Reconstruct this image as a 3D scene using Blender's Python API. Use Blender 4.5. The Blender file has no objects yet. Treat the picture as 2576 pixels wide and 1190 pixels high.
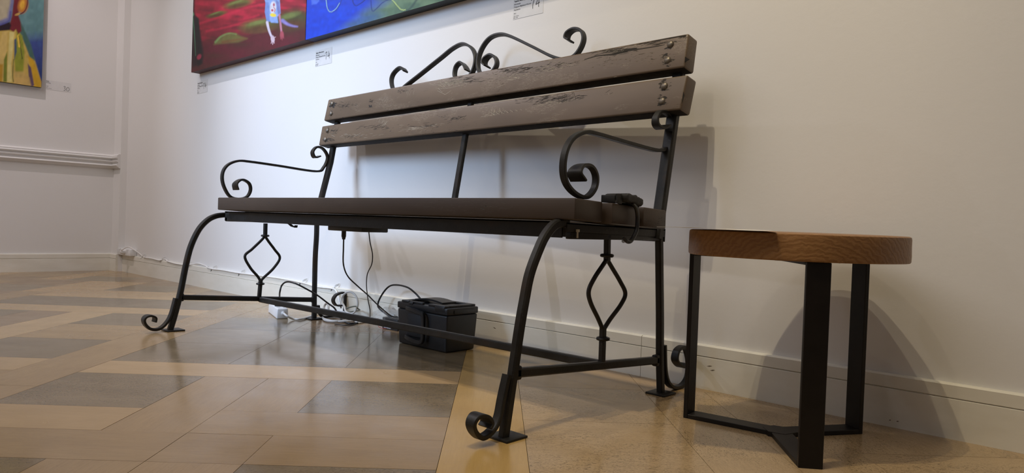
import bpy, bmesh, math, random
import numpy as np
from mathutils import Vector, Matrix, Euler
random.seed(7)
rng = np.random.RandomState(11)
S = bpy.context.scene
COL = S.collection
PI = math.pi

# ------------------------------------------------------------------ camera
CAM = Vector((0, 0, 0.43)); FPX = 1769.6; CW, CH = 2576, 1190
YAW, PITCH, ROLL = -0.747975, -0.016827, 0.0365804
fw = Vector((math.sin(YAW)*math.cos(PITCH), math.cos(YAW)*math.cos(PITCH), math.sin(PITCH)))
r0 = Vector((math.cos(YAW), -math.sin(YAW), 0)); u0 = r0.cross(fw)
rt = r0*math.cos(ROLL) + u0*math.sin(ROLL); up = -r0*math.sin(ROLL) + u0*math.cos(ROLL)
cam = bpy.data.cameras.new('camera'); co = bpy.data.objects.new('camera', cam); COL.objects.link(co)
co.matrix_world = Matrix(((rt.x, up.x, -fw.x, CAM.x), (rt.y, up.y, -fw.y, CAM.y), (rt.z, up.z, -fw.z, CAM.z), (0, 0, 0, 1)))
cam.sensor_width = 36; cam.lens = 36*FPX/CW; cam.clip_start = 0.02
S.camera = co

# ------------------------------------------------------------------ light
S.view_settings.view_transform = 'Standard'; S.view_settings.look = 'None'
S.view_settings.gamma = 1; S.view_settings.exposure = 0.0; S.view_settings.use_curve_mapping = False
W = bpy.data.worlds.new('world'); S.world = W; W.use_nodes = True
W.node_tree.nodes['Background'].inputs[0].default_value = (0.80, 0.86, 1.0, 1)
W.node_tree.nodes['Background'].inputs[1].default_value = 0.25
def spot(name, loc, aim, watts, col, angle, blend=0.4, radius=0.02):
    l = bpy.data.lights.new(name, 'SPOT'); l.energy = watts; l.color = col
    l.spot_size = math.radians(angle); l.spot_blend = blend; l.shadow_soft_size = radius
    o = bpy.data.objects.new(name, l); COL.objects.link(o); o.location = loc
    o.rotation_euler = (Vector(aim) - Vector(loc)).to_track_quat('-Z', 'Y').to_euler(); return o
def area(name, loc, aim, watts, col, sx, sy):
    l = bpy.data.lights.new(name, 'AREA'); l.energy = watts; l.color = col; l.shape = 'RECTANGLE'; l.size = sx; l.size_y = sy
    o = bpy.data.objects.new(name, l); COL.objects.link(o); o.location = loc
    o.rotation_euler = (Vector(aim) - Vector(loc)).to_track_quat('-Z', 'Y').to_euler(); return o
COOL = (0.70, 0.83, 1.0); WARM = (1.0, 0.82, 0.56); NEUT = (1.0, 0.95, 0.86)
spot('spot_left', (-4.90, 0.50, 3.30), (-3.2, 1.77, 0.65), 74, (.92, .89, .95), 66, 0.7, .012)
spot('spot_centre', (-3.80, 0.47, 3.30), (-2.75, 1.77, 0.62), 132, (.84, .86, 1), 57, 0.8, .012)
spot('spot_right', (-0.92, 0.38, 3.30), (-1.25, 1.77, 0.7), 92, (1, .84, .56), 68, 0.9, .012)
spot('spot_right', (-0.74, 0.52, 3.30), (-1.25, 1.77, 0.7), 56, (1, .86, .60), 70, 0.9, .012)
spot('spot_wall', (-1.35, 1.08, 3.30), (-0.9, 1.6, 0.2), 20, (1, .84, .58), 60, 0.9, .012)
spot('spot_near', (-0.78, -0.65, 3.30), (-0.7, 1.3, 0.3), 17, (1, .84, .58), 80, 0.9, .012)
W_ = area('window_daylight', (-3.5, -2.6, 2.5), (-2.9, 1.77, 0.75), 13, (.52, .70, 1), 1.5, 1.7); W_.data.spread = math.radians(36)
area('ambient_fill', (-2.4, -1.3, 3.35), (-2.4, -1.1, 0), 72, (.96, 0.93, 0.93), 4.0, 2.0)  # broad overhead fill added to raise the ambient level, no actual fixture
spot('spot_corner', (-4.55, 0.40, 3.30), (-5.52, 0.9, 1.2), 98, (.96, .84, .85), 80, 0.8, .012)

# ------------------------------------------------------------------ pixel -> point on a real plane
def ray(p):
    return rt*((p[0]-CW/2)/FPX) - up*((p[1]-CH/2)/FPX) + fw
def on(p, ax, val):
    d = ray(p); i = 'xyz'.index(ax); t = (val-CAM[i])/d[i]; return CAM + d*t
def onpl(p, P0, n):
    d = ray(p); t = (P0-CAM).dot(n)/d.dot(n); return CAM + d*t
def back_plane(p, a, b):          # plane y = a + b*z
    return onpl(p, Vector((0, a, 0)), Vector((0, 1, -b)))

# ------------------------------------------------------------------ helpers: objects
def empty(name, loc, label=None, cat=None, group=None, kind=None):
    o = bpy.data.objects.new(name, None); COL.objects.link(o); o.location = loc; o.empty_display_size = .05
    tag(o, label, cat, group, kind); return o
def tag(o, label=None, cat=None, group=None, kind=None):
    if label: o['label'] = label
    if cat: o['category'] = cat
    if group: o['group'] = group
    if kind: o['kind'] = kind
    return o
def root_of(o):
    while o.parent: o = o.parent
    return o
def build(name, bm, mat, parent=None, smooth=35, origin=None, label=None, cat=None, group=None, kind=None):
    """bm is in world coordinates; becomes one mesh object"""
    if parent is not None: off = Vector(root_of(parent).location)
    elif origin is not None: off = Vector(origin)
    else: off = Vector((0, 0, 0))
    for v in bm.verts: v.co -= off
    me = bpy.data.meshes.new(name); bm.to_mesh(me); bm.free()
    if mat: me.materials.append(mat)
    if smooth:
        me.shade_smooth(); me.set_sharp_from_angle(angle=math.radians(smooth))
    o = bpy.data.objects.new(name, me); COL.objects.link(o)
    if parent is not None: o.parent = parent
    else: o.location = off
    return tag(o, label, cat, group, kind)
def BM(): return bmesh.new()
def add_hexa(bm, c, bev=0.0, seg=2):
    """c: 8 corners, bottom 4 (ccw) then top 4"""
    vs = [bm.verts.new(Vector(p)) for p in c]
    fs = [bm.faces.new([vs[i] for i in f]) for f in ((0,3,2,1),(4,5,6,7),(0,1,5,4),(1,2,6,5),(2,3,7,6),(3,0,4,7))]
    bmesh.ops.recalc_face_normals(bm, faces=fs)
    if bev > 0:
        es = list({e for f in fs for e in f.edges})
        bmesh.ops.bevel(bm, geom=es, offset=bev, segments=seg, affect='EDGES', profile=0.5)
def add_box(bm, lo, hi, bev=0.0, seg=2):
    x0,y0,z0 = lo; x1,y1,z1 = hi
    add_hexa(bm, [(x0,y0,z0),(x1,y0,z0),(x1,y1,z0),(x0,y1,z0),(x0,y0,z1),(x1,y0,z1),(x1,y1,z1),(x0,y1,z1)], bev, seg)
def cat_rom(pts, n=8):
    P = [Vector(p) for p in pts]; out = []
    E = [P[0]*2-P[1]] + P + [P[-1]*2-P[-2]]
    for i in range(1, len(E)-2):
        a,b,c,d = E[i-1],E[i],E[i+1],E[i+2]
        for k in range(n):
            t = k/n
            out.append(0.5*((2*b)+(c-a)*t+(2*a-5*b+4*c-d)*t*t+(3*b-a-3*c+d)*t**3))
    out.append(P[-1].copy()); return out
def add_strip(bm, pts, wdir, w, t, w_end=None, w_start=None, flare=0.12, smooth=True, n=6, rib=False):
    """flat / square bar swept along pts, width w along wdir, thickness t across, ends may flare"""
    P = cat_rom(pts, n) if smooth else [Vector(p) for p in pts]
    wd = Vector(wdir).normalized(); N = len(P); rings = []
    L = [0]
    for i in range(1, N): L.append(L[-1]+(P[i]-P[i-1]).length)
    for i, p in enumerate(P):
        tan = (P[min(i+1, N-1)]-P[max(i-1, 0)]).normalized()
        nd = tan.cross(wd).normalized(); w2 = wd
        s = L[i]/L[-1]; ww = w; tt = t
        if w_end and s > 1-flare: k = (s-1+flare)/flare; k = k*k*(3-2*k); ww = w+(w_end-w)*k; tt = t*(1-.35*k)
        if w_start and s < flare: k = 1-s/flare; k = k*k*(3-2*k); ww = w+(w_start-w)*k; tt = t*(1-.35*k)
        c = min(ww, tt)*.18
        a, b = ww/2, tt/2
        sec = [(-a+c,-b),(a-c,-b),(a,-b+c),(a,b-c),(a-c,b),(-a+c,b),(-a,b-c),(-a,-b+c)]
        rings.append([bm.verts.new(p + w2*x + nd*y) for x, y in sec])
    for i in range(N-1):
        for j in range(8):
            k = (j+1) % 8
            bm.faces.new((rings[i][j], rings[i][k], rings[i+1][k], rings[i+1][j]))
    f1 = bm.faces.new(rings[0][::-1]); f2 = bm.faces.new(rings[-1])
    bmesh.ops.recalc_face_normals(bm, faces=bm.faces)
def add_tube(bm, pts, r, seg=10, smooth=True, n=6, r_end=None):
    P = cat_rom(pts, n) if smooth else [Vector(p) for p in pts]
    N = len(P); rings = []; prev = None
    for i, p in enumerate(P):
        tan = (P[min(i+1, N-1)]-P[max(i-1, 0)]).normalized()
        if prev is None:
            a = Vector((0,0,1)) if abs(tan.z) < .9 else Vector((1,0,0)); nn = tan.cross(a).normalized()
        else: nn = (prev - tan*prev.dot(tan)).normalized()
        prev = nn; bb = tan.cross(nn)
        rr = r if r_end is None else r+(r_end-r)*i/(N-1)
        rings.append([bm.verts.new(p + nn*math.cos(2*PI*j/seg)*rr + bb*math.sin(2*PI*j/seg)*rr) for j in range(seg)])
    for i in range(N-1):
        for j in range(seg):
            k = (j+1) % seg
            bm.faces.new((rings[i][j], rings[i][k], rings[i+1][k], rings[i+1][j]))
    bm.faces.new(rings[0][::-1]); bm.faces.new(rings[-1])
    bmesh.ops.recalc_face_normals(bm, faces=bm.faces)
def add_lathe(bm, c, axis, prof, seg=20):
    """prof: list of (radius, height along axis)"""
    ax = Vector(axis).normalized(); a = Vector((0,0,1)) if abs(ax.z) < .9 else Vector((1,0,0))
    n = ax.cross(a).normalized(); b = ax.cross(n); rings = []
    for r, h in prof:
        if r < 1e-6: rings.append([bm.verts.new(Vector(c)+ax*h)])
        else: rings.append([bm.verts.new(Vector(c)+ax*h+n*math.cos(2*PI*j/seg)*r+b*math.sin(2*PI*j/seg)*r) for j in range(seg)])
    for A, B in zip(rings[:-1], rings[1:]):
        for j in range(seg):
            k = (j+1) % seg
            if len(A) == 1 and len(B) == 1: continue
            if len(A) == 1: bm.faces.new((A[0], B[j], B[k]))
            elif len(B) == 1: bm.faces.new((A[j], A[k], B[0]))
            else: bm.faces.new((A[j], A[k], B[k], B[j]))
    bmesh.ops.recalc_face_normals(bm, faces=bm.faces)
def add_prism(bm, pts, ext, bev=0.0):
    """polygon pts extruded by vector ext"""
    A = [bm.verts.new(Vector(p)) for p in pts]; B = [bm.verts.new(Vector(p)+Vector(ext)) for p in pts]
    n = len(A); fs = [bm.faces.new(A), bm.faces.new(B[::-1])]
    for i in range(n): fs.append(bm.faces.new((A[i], B[i], B[(i+1)%n], A[(i+1)%n])))
    bmesh.ops.recalc_face_normals(bm, faces=fs)
    if bev > 0:
        es = list({e for f in fs for e in f.edges})
        bmesh.ops.bevel(bm, geom=es, offset=bev, segments=2, affect='EDGES', profile=.5)

# ------------------------------------------------------------------ helpers: materials
class NT:
    def __init__(s, name):
        s.m = bpy.data.materials.new(name); s.m.use_nodes = True; s.t = s.m.node_tree; s.b = s.t.nodes['Principled BSDF']
    def n(s, typ, **kw):
        nd = s.t.nodes.new(typ)
        for k, v in kw.items():
            if k.startswith('i_'): nd.inputs[k[2:].replace('_', ' ')].default_value = v
            else: setattr(nd, k, v)
        return nd
    def l(s, a, b): s.t.links.new(a, b)
    def coord(s, scale=(1,1,1), rot=(0,0,0), loc=(0,0,0), out='Object'):
        tc = s.n('ShaderNodeTexCoord'); mp = s.n('ShaderNodeMapping'); s.l(tc.outputs[out], mp.inputs[0])
        mp.inputs['Scale'].default_value = scale; mp.inputs['Rotation'].default_value = rot; mp.inputs['Location'].default_value = loc
        return mp.outputs[0]
    def noise(s, vec, scale, detail=5, rough=.55, dist=0):
        nd = s.n('ShaderNodeTexNoise'); nd.inputs['Scale'].default_value = scale; nd.inputs['Detail'].default_value = detail
        nd.inputs['Roughness'].default_value = rough; nd.inputs['Distortion'].default_value = dist
        if vec is not None: s.l(vec, nd.inputs['Vector'])
        return nd.outputs[0]
    def ramp(s, fac, stops):
        nd = s.n('ShaderNodeValToRGB'); e = nd.color_ramp.elements
        while len(e) < len(stops): e.new(.5)
        for el, (p, c) in zip(e, stops):
            el.position = p; el.color = (c, c, c, 1) if not hasattr(c, '__len__') else (*c, 1)
        s.l(fac, nd.inputs[0]); return nd.outputs[0]
    def mix(s, fac, a, b, mode='MIX'):
        nd = s.n('ShaderNodeMix', data_type='RGBA', blend_type=mode)
        for sock, v in ((nd.inputs[0], fac), (nd.inputs[6], a), (nd.inputs[7], b)):
            if hasattr(v, 'is_linked') or hasattr(v, 'node'): s.l(v, sock)
            elif hasattr(v, '__len__'): sock.default_value = (*v, 1)
            else: sock.default_value = v
        return nd.outputs[2]
    def math(s, op, a, b=None):
        nd = s.n('ShaderNodeMath', operation=op)
        for sock, v in ((nd.inputs[0], a), (nd.inputs[1], b)):
            if v is None: continue
            if hasattr(v, 'node'): s.l(v, sock)
            else: sock.default_value = v
        return nd.outputs[0]
    def bump(s, h, strength=.3, dist=.002):
        nd = s.n('ShaderNodeBump'); nd.inputs['Strength'].default_value = strength; nd.inputs['Distance'].default_value = dist
        s.l(h, nd.inputs['Height']); s.l(nd.outputs[0], s.b.inputs['Normal'])
    def set(s, col=None, rough=None, metal=None, spec=None, coat=None):
        for k, v in (('Base Color', col), ('Roughness', rough), ('Metallic', metal), ('Specular IOR Level', spec), ('Coat Weight', coat)):
            if v is None: continue
            if hasattr(v, 'node'): s.l(v, s.b.inputs[k])
            elif hasattr(v, '__len__'): s.b.inputs[k].default_value = (*v, 1)
            else: s.b.inputs[k].default_value = v
        return s.m
def simple(name, col, rough=.5, metal=0, spec=.5, var=.15, scale=30, bump=0):
    s = NT(name); v = s.noise(s.coord(), scale, 4)
    c = s.mix(s.ramp(v, [(.3, 0), (.7, 1)]), tuple(x*(1-var) for x in col), tuple(min(1, x*(1+var)) for x in col))
    s.set(c, rough, metal, spec)
    if bump: s.bump(v, bump, .001)
    return s.m

def iron_material():
    s = NT('wrought_iron'); c = s.coord()
    n1 = s.noise(c, 14, 6, .65); n2 = s.noise(s.coord(loc=(3,1,2)), 90, 5, .7)
    rust = s.ramp(s.noise(s.coord(loc=(7,2,5)), 9, 5, .7), [(.55, 0), (.68, 1)])
    base = s.mix(s.ramp(n1, [(.35, 0), (.65, 1)]), (.010, .009, .008), (.022, .021, .019))
    base = s.mix(s.math('MULTIPLY', rust, .55), base, (.032, .017, .009))
    worn = s.ramp(n2, [(.62, 0), (.74, 1)])
    base = s.mix(s.math('MULTIPLY', worn, .6), base, (.07, .068, .06))
    s.set(base, s.ramp(n1, [(.3, .34), (.7, .55)]), 0, .32)
    s.bump(n2, .35, .0012); return s.m
def wall_material(name, col):
    s = NT(name); n = s.noise(s.coord(), 55, 5, .6); n3 = s.noise(s.coord(loc=(1,2,3)), 1.3, 3)
    c = s.mix(s.ramp(n3, [(.35, 0), (.65, 1)]), tuple(x*.975 for x in col), col)
    s.set(c, .62, 0, .3); s.bump(n, .22, .0015); return s.m
def trim_material():
    s = NT('gloss_white_trim'); n = s.noise(s.coord((1, 1, 3)), 6, 4); g = s.noise(s.coord((3, 3, 8)), 9, 6, .7)
    c = s.mix(s.ramp(n, [(.35, 0), (.65, 1)]), (.74, .71, .62), (.80, .775, .69))
    c = s.mix(s.math('MULTIPLY', s.ramp(g, [(.68, 0), (.76, 1)]), .45), c, (.42, .37, .29))
    s.set(c, .32, 0, .45); return s.m
IRON = iron_material()
WALLM = wall_material('matt_wall_paint', (.77, .755, .735))
TRIM = trim_material()

def plank_paint(name, dark=False, bolts=()):
    """brown paint, chipped to dark wood, with pale scratches along the board"""
    s = NT(name)
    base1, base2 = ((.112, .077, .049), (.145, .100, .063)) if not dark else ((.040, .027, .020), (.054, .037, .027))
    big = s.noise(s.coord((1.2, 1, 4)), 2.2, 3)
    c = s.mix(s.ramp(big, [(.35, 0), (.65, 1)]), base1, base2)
    fine = s.noise(s.coord((9, 30, 60)), 5, 7, .7)
    chip = s.ramp(fine, [(.60, 0), (.635, 1)])
    area_ = s.ramp(s.noise(s.coord((2.3, 5, 11), loc=(2.1, 0, .7)), 1.6, 4), [(.50, 0), (.60, 1)])
    m = s.math('MULTIPLY', chip, area_)
    if bolts:
        tc = s.n('ShaderNodeTexCoord').outputs['Object']
        wob = s.ramp(s.noise(s.coord((10, 20, 26)), 4, 5, .7), [(.46, 0), (.62, 1)])
        for b in bolts:
            d = s.n('ShaderNodeVectorMath', operation='DISTANCE'); s.l(tc, d.inputs[0]); d.inputs[1].default_value = b
            k = s.ramp(d.outputs['Value'], [(.012, 1), (.034, 0)])
            m = s.math('MAXIMUM', m, s.math('GREATER_THAN', s.math('MULTIPLY', k, wob), .55))
    c = s.mix(m, c, (.022, .018, .014))
    f2 = s.noise(s.coord((7, 25, 42), loc=(5, 3, 1)), 6, 6, .65)
    ridge = s.math('ABSOLUTE', s.math('SUBTRACT', f2, .5))
    pale = s.math('MULTIPLY', s.ramp(ridge, [(0, 1), (.016, 0)]), s.ramp(s.noise(s.coord((3, 5, 9), loc=(9, 0, 4)), 2, 3), [(.55, 0), (.62, 1)]))
    c = s.mix(s.math('MULTIPLY', pale, .0 if dark else .8), c, (.36, .30, .22))
    s.set(c, s.ramp(m, [(0, .46), (1, .8)]), 0, .45)
    h = s.math('SUBTRACT', s.math('MULTIPLY', big, .3), m); s.bump(h, .5, .0012)
    return s.m
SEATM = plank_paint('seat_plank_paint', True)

def floor_wood(name, c1, c2, grain_ang, streak=.5, fleck=0.0, rough=.2):
    s = NT(name); rot = (0, 0, -grain_ang)
    def gc(sc, loc=(0,0,0)):
        a = s.coord((1,1,1), rot, (0,0,0)); mp = s.n('ShaderNodeMapping'); s.l(a, mp.inputs[0])
        mp.inputs['Scale'].default_value = sc; mp.inputs['Location'].default_value = loc; return mp.outputs[0]
    cloud = s.noise(gc((2.2, 5, 1)), 2.2, 5, .6, .4)
    fine = s.noise(gc((6, 95, 1), (1, 4, 0)), 2.2, 6, .7)
    c = s.mix(s.ramp(cloud, [(.32, 0), (.68, 1)]), c1, c2)
    c = s.mix(s.math('MULTIPLY', s.ramp(fine, [(.42, 0), (.66, 1)]), streak*.5), c, tuple(x*.62 for x in c1))
    if fleck:
        fl = s.noise(gc((34, 95, 1), (3, 1, 0)), 2.4, 5, .72, 2.2); region = s.noise(gc((1.5, 3, 1), (8, 2, 0)), 2.2, 3)
        k = s.math('MULTIPLY', s.ramp(fl, [(.51, 0), (.59, 1)]), s.ramp(region, [(.38, .3), (.56, 1)]))
        c = s.mix(s.math('MULTIPLY', k, fleck), c, tuple(x*.36 for x in c1))
    oi = s.n('ShaderNodeObjectInfo')
    c = s.mix(s.math('MULTIPLY', oi.outputs['Random'], .22), c, tuple(x*.72 for x in c1))
    dirt = s.noise(s.coord((1,1,1)), 3.0, 6, .7)
    c = s.mix(s.math('MULTIPLY', s.ramp(dirt, [(.55, 0), (.78, 1)]), .25), c, tuple(x*.5 for x in c1))
    sm = s.noise(s.coord((1,1,1), loc=(4,4,0)), 7, 5, .7)
    s.set(c, s.ramp(sm, [(.3, rough*.75), (.7, rough*1.35)]), 0, .5)
    s.bump(fine, .03, .0003)
    return s.m

# ------------------------------------------------------------------ the room
XA, YB, PIL_Y, PIL_X, YBB = -5.52, 1.785, 1.742, -5.385, 1.770
RX, RY, RZ = 3.2, -4.6, 3.45
def slab(name, lo, hi, mat):
    bm = BM(); add_box(bm, lo, hi); return build(name, bm, mat, smooth=0, kind='structure')
slab('wall_back', (XA-.1, YB, -.1), (RX+.1, YB+.12, RZ), WALLM)
slab('wall_left', (XA-.12, RY-.1, -.1), (XA, YB, RZ), WALLM)
slab('wall_right', (RX, RY-.1, -.1), (RX+.12, YB, RZ), WALLM)
slab('wall_front', (XA-.12, RY-.12, -.1), (RX+.1, RY, RZ), WALLM)
slab('ceiling', (XA-.12, RY-.12, RZ), (RX+.12, YB+.12, RZ+.1), WALLM)
bm = BM(); add_box(bm, (XA, PIL_Y, 0), (PIL_X, YB, RZ)); build('trim_1', bm, WALLM, smooth=0, kind='structure', label='narrow flat white pilaster strip in the room corner')

# baseboards: lower board, groove, upper band with a rounded top
def base_profile(d):   # (depth out of the wall, z)
    return [(0, 0), (d, 0), (d, .0865), (d-.004, .0885), (d, .0905), (d, .117), (d-.004, .1205), (0, .1205)]
def run_profile(bm, prof, p0, p1, out0, out1):
    """prism between two mitred ends; out0/out1 = horizontal vectors per metre of depth"""
    A = [bm.verts.new(Vector((p0[0], p0[1], 0)) + Vector(out0)*d + Vector((0,0,z))) for d, z in prof]
    B = [bm.verts.new(Vector((p1[0], p1[1], 0)) + Vector(out1)*d + Vector((0,0,z))) for d, z in prof]
    n = len(A); bm.faces.new(A); bm.faces.new(B[::-1])
    for i in range(n): bm.faces.new((A[i], B[i], B[(i+1)%n], A[(i+1)%n]))
    bmesh.ops.recalc_face_normals(bm, faces=bm.faces)
jx = on((1611, 930), 'y', YBB).x
bm = BM(); run_profile(bm, base_profile(.015), (PIL_X+.001, YB), (jx-.0008, YB), (0,-1,0), (0,-1,0))
bb = build('baseboard_back', bm, TRIM, smooth=30, kind='structure')
bm = BM(); run_profile(bm, base_profile(.015), (jx+.0008, YB), (RX, YB), (0,-1,0), (0,-1,0)); build('board', bm, TRIM, bb, smooth=30)
bm = BM(); run_profile(bm, base_profile(.014), (XA, RY), (XA, PIL_Y), (1,0,0), (1,-1,0))
run_profile(bm, base_profile(.014), (XA, PIL_Y), (PIL_X, PIL_Y), (1,-1,0), (0,-1,0))
build('baseboard_left', bm, TRIM, smooth=30, kind='structure')
SCUFF = simple('scuff_mark', (.16, .13, .10), .8)
for marks in ([(1778,921),(1792,921)], [(1786,932),(1799,931)], [(2254,1060),(2262,1060)], [(2236,1057),(2242,1057)], [(1240,823),(1248,827)], [(2016,958),(2022,962)]):
    q = [on(p, 'y', YBB-.0004) for p in marks]; bm = BM(); mid = (q[0]+q[1])/2; dz_ = Vector((0,0,.0014))
    bm.faces.new([bm.verts.new(v) for v in (q[0], mid-dz_, q[1], mid+dz_)]); build('scuff', bm, SCUFF, bb, smooth=0)
# chair rail: stacked mouldings
zt = on((284, 392), 'y', PIL_Y).z + .004; zb = on((283, 425), 'y', PIL_Y).z
def rail_prof():
    h = zt-zb
    P = [(0,0), (.010,0), (.014,.06), (.026,.13), (.030,.20), (.024,.26), (.016,.30), (.017,.42), (.028,.46), (.030,.53), (.019,.58), (.018,.66), (.031,.70), (.033,.76), (.022,.82), (.024,.90), (.018,.95), (.010,1), (0,1)]
    return [(d, zb+h*t) for d, t in P]
bm = BM(); run_profile(bm, rail_prof(), (XA, RY), (XA, PIL_Y), (1,0,0), (1,-1,0))
run_profile(bm, rail_prof(), (XA, PIL_Y), (PIL_X, PIL_Y), (1,-1,0), (.25,-1,0))
build('trim_2', bm, WALLM, smooth=30, kind='structure', label='moulded white chair rail along the left wall')

# ---- floor: subfloor + parquet panels on a 44 degree grid (units .167 x .1635)
ANG = math.radians(44); UU = Vector((math.cos(ANG), math.sin(ANG), 0)); VV = Vector((-math.sin(ANG), math.cos(ANG), 0))
bm = BM(); add_box(bm, (XA-.1, RY-.1, -.06), (RX+.1, YB+.1, -.007))
FLOOR = build('floor', bm, simple('floor_joint_filler', (.035, .024, .015), .8), smooth=0, kind='structure')
TAN = ((.325, .217, .108), (.38, .258, .130)); YEL = ((.42, .285, .145), (.48, .33, .17)); STR = ((.47, .30, .108), (.54, .355, .13)); LIT = ((.44, .305, .160), (.52, .37, .205)); GRY = ((.200, .148, .086), (.265, .200, .122)); BRN = ((.26, .175, .100), (.32, .22, .13))
FM = {}
for k, (c1, c2), st, fl, rg in (('t', TAN, .5, .12, .20), ('y', YEL, .4, .08, .21), ('g', GRY, .5, .85, .16), ('b', BRN, .6, .25, .20), ('l', LIT, .5, .95, .19), ('s', STR, .4, .08, .2)):
    for d in 'uv':
        FM[k+d] = floor_wood('parquet_'+{'t':'tan','y':'yellow','g':'greyed','b':'brown','l':'flecked','s':'strip'}[k]+'_'+d, c1, c2, ANG if d == 'u' else ANG+PI/2, st, fl, rg)
U0, V0 = -0.092, 1.2145; DU = .1670
VB = [1.2145, 1.380, 1.5465, 1.708, 1.868, 2.027, 2.185, 2.345, 2.498, 2.655, 2.81, 2.967, 3.15, 3.31, 3.47]
def vpos(j):
    if j < 0: return V0 + j*.165
    if j < len(VB): return VB[j]
    return VB[-1] + (j-len(VB)+1)*.16
def upos(i):                       # i<=0 left of the border strip, i>=1 right of it
    return U0 + i*DU if i <= 0 else (.070 + (i-1)*.166)
# manual panels (i0,i1,j0,j1,colour,grain) as read from the photograph; cell i covers upos(i)..upos(i+1)
man = [
 (0,1,-14,60,'s','v'),                                     # border strip
 (-2,0,2,4,'g','u'), (-3,-2,2,4,'t','v'), (-6,0,4,5,'y','u'), (-3,0,1,2,'t','u'), (-3,-2,0,1,'t','u'), (-2,0,0,1,'t','u'), (-2,0,-2,0,'g','u'),
 (-3,-2,-3,0,'t','v'),
 (-6,-4,2,4,'g','u'), (-4,-3,1,4,'t','v'), (-6,-4,1,2,'y','u'), (-6,-3,0,1,'t','u'), (-4,-3,-3,0,'t','v'), (-6,-4,-2,0,'g','u'),
 (-2,0,5,7,'g','u'), (-4,-2,5,7,'g','u'), (-2,0,7,9,'g','v'), (-4,-2,7,9,'g','u'), (-4,-2,9,11,'b','v'), (-6,-4,5,7,'g','u'), (-6,-4,7,9,'g','u'), (-6,-4,9,11,'g','u'), (-2,0,9,11,'b','u'),
 (-7,-6,3,14,'t','v'), (-9,-7,5,7,'g','u'), (-9,-7,4,5,'y','u'), (-9,-7,8,9,'t','u'), (-9,-7,7,8,'t','u'), (-9,-7,9,11,'g','u'), (-13,-7,11,12,'y','u'),
 (-7,-6,-2,3,'t','v'), (-10,-9,4,12,'t','v'), (-11,-10,5,11,'b','v'), (-13,-7,12,14,'g','u'), (-13,-11,9,11,'g','u'), (-13,-7,14,15,'y','u'), (-13,-11,7,9,'t','u'),
 (1,3,4,6,'y','u'), (1,3,2,4,'l','u'), (1,3,0,2,'l','u'), (3,4,0,4,'l','v'), (3,6,4,5,'y','v'), (4,5,0,4,'l','v'), (5,7,1,4,'l','v'), (5,7,-1,1,'l','u'), (1,3,-2,0,'l','u'), (3,5,-2,0,'l','u'), (7,9,0,3,'y','v'),
]
occ = {}
pieces = []
def free(i0,i1,j0,j1): return all((i,j) not in occ for i in range(i0,i1) for j in range(j0,j1))
for p in man:
    if free(*p[:4]):
        for i in range(p[0],p[1]):
            for j in range(p[2],p[3]): occ[(i,j)] = 1
        pieces.append(p)
    else: print('OVERLAP', p)
shapes = [(2,2),(3,1),(2,2),(1,3),(2,1),(1,2),(1,1)]
for j in range(-8, 34):
    for i in range(-26, 12):
        if (i,j) in occ: continue
        cand = shapes[:]; random.shuffle(cand); cand.sort(key=lambda s: -s[0]*s[1] + random.random()*2)
        for a,b in cand:
            if free(i,i+a,j,j+b):
                for x in range(i,i+a):
                    for y in range(j,j+b): occ[(x,y)] = 1
                col = random.choice('gtbyt') if a == b else random.choice('tyb')
                pieces.append((i,i+a,j,j+b,col,'u' if a >= b else 'v')); break
def clip(poly, f):                 # keep f(p) >= 0
    out = []
    for k in range(len(poly)):
        a, b = poly[k], poly[(k+1) % len(poly)]; fa, fb = f(a), f(b)
        if fa >= 0: out.append(a)
        if fa*fb < 0: t = fa/(fa-fb); out.append(a+(b-a)*t)
    return out
GAP = .0005; nb = 0
for (i0,i1,j0,j1,colr,gr) in pieces:
    a0, a1, b0, b1 = upos(i0)+GAP, upos(i1)-GAP, vpos(j0)+GAP, vpos(j1)-GAP
    poly = [UU*a0+VV*b0, UU*a1+VV*b0, UU*a1+VV*b1, UU*a0+VV*b1]
    for f in (lambda p: YB-.0005-p.y, lambda p: p.x-XA-.0005, lambda p: .9-p.x, lambda p: p.y+.25):
        poly = clip(poly, f)
        if len(poly) < 3: break
    if len(poly) < 3: continue
    c = sum(poly, Vector())/len(poly)
    if (Vector((c.x, c.y, 0)) - Vector((0,0,0))).dot(Vector((fw.x, fw.y, 0))) < .25: continue
    top = [bm_p for bm_p in poly]
    bm = BM(); dz = random.uniform(-.00015, .00015)
    add_prism(bm, [Vector((p.x, p.y, -.0065)) for p in poly], (0, 0, .0065+dz))
    build('parquet_panel', bm, FM[colr+gr], FLOOR, smooth=0); nb += 1
# plain parquet beyond the camera's reach, behind and beside it (one surface)
print('parquet', nb)
bm = BM(); add_box(bm, (XA+.001, RY+.001, -.0065), (RX-.001, -.255, -.0001)); add_box(bm, (.905, -.25, -.0065), (RX-.001, YB-.001, -.0001)); build('parquet_behind', bm, FM['tu'], FLOOR, smooth=0, kind='stuff')

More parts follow.
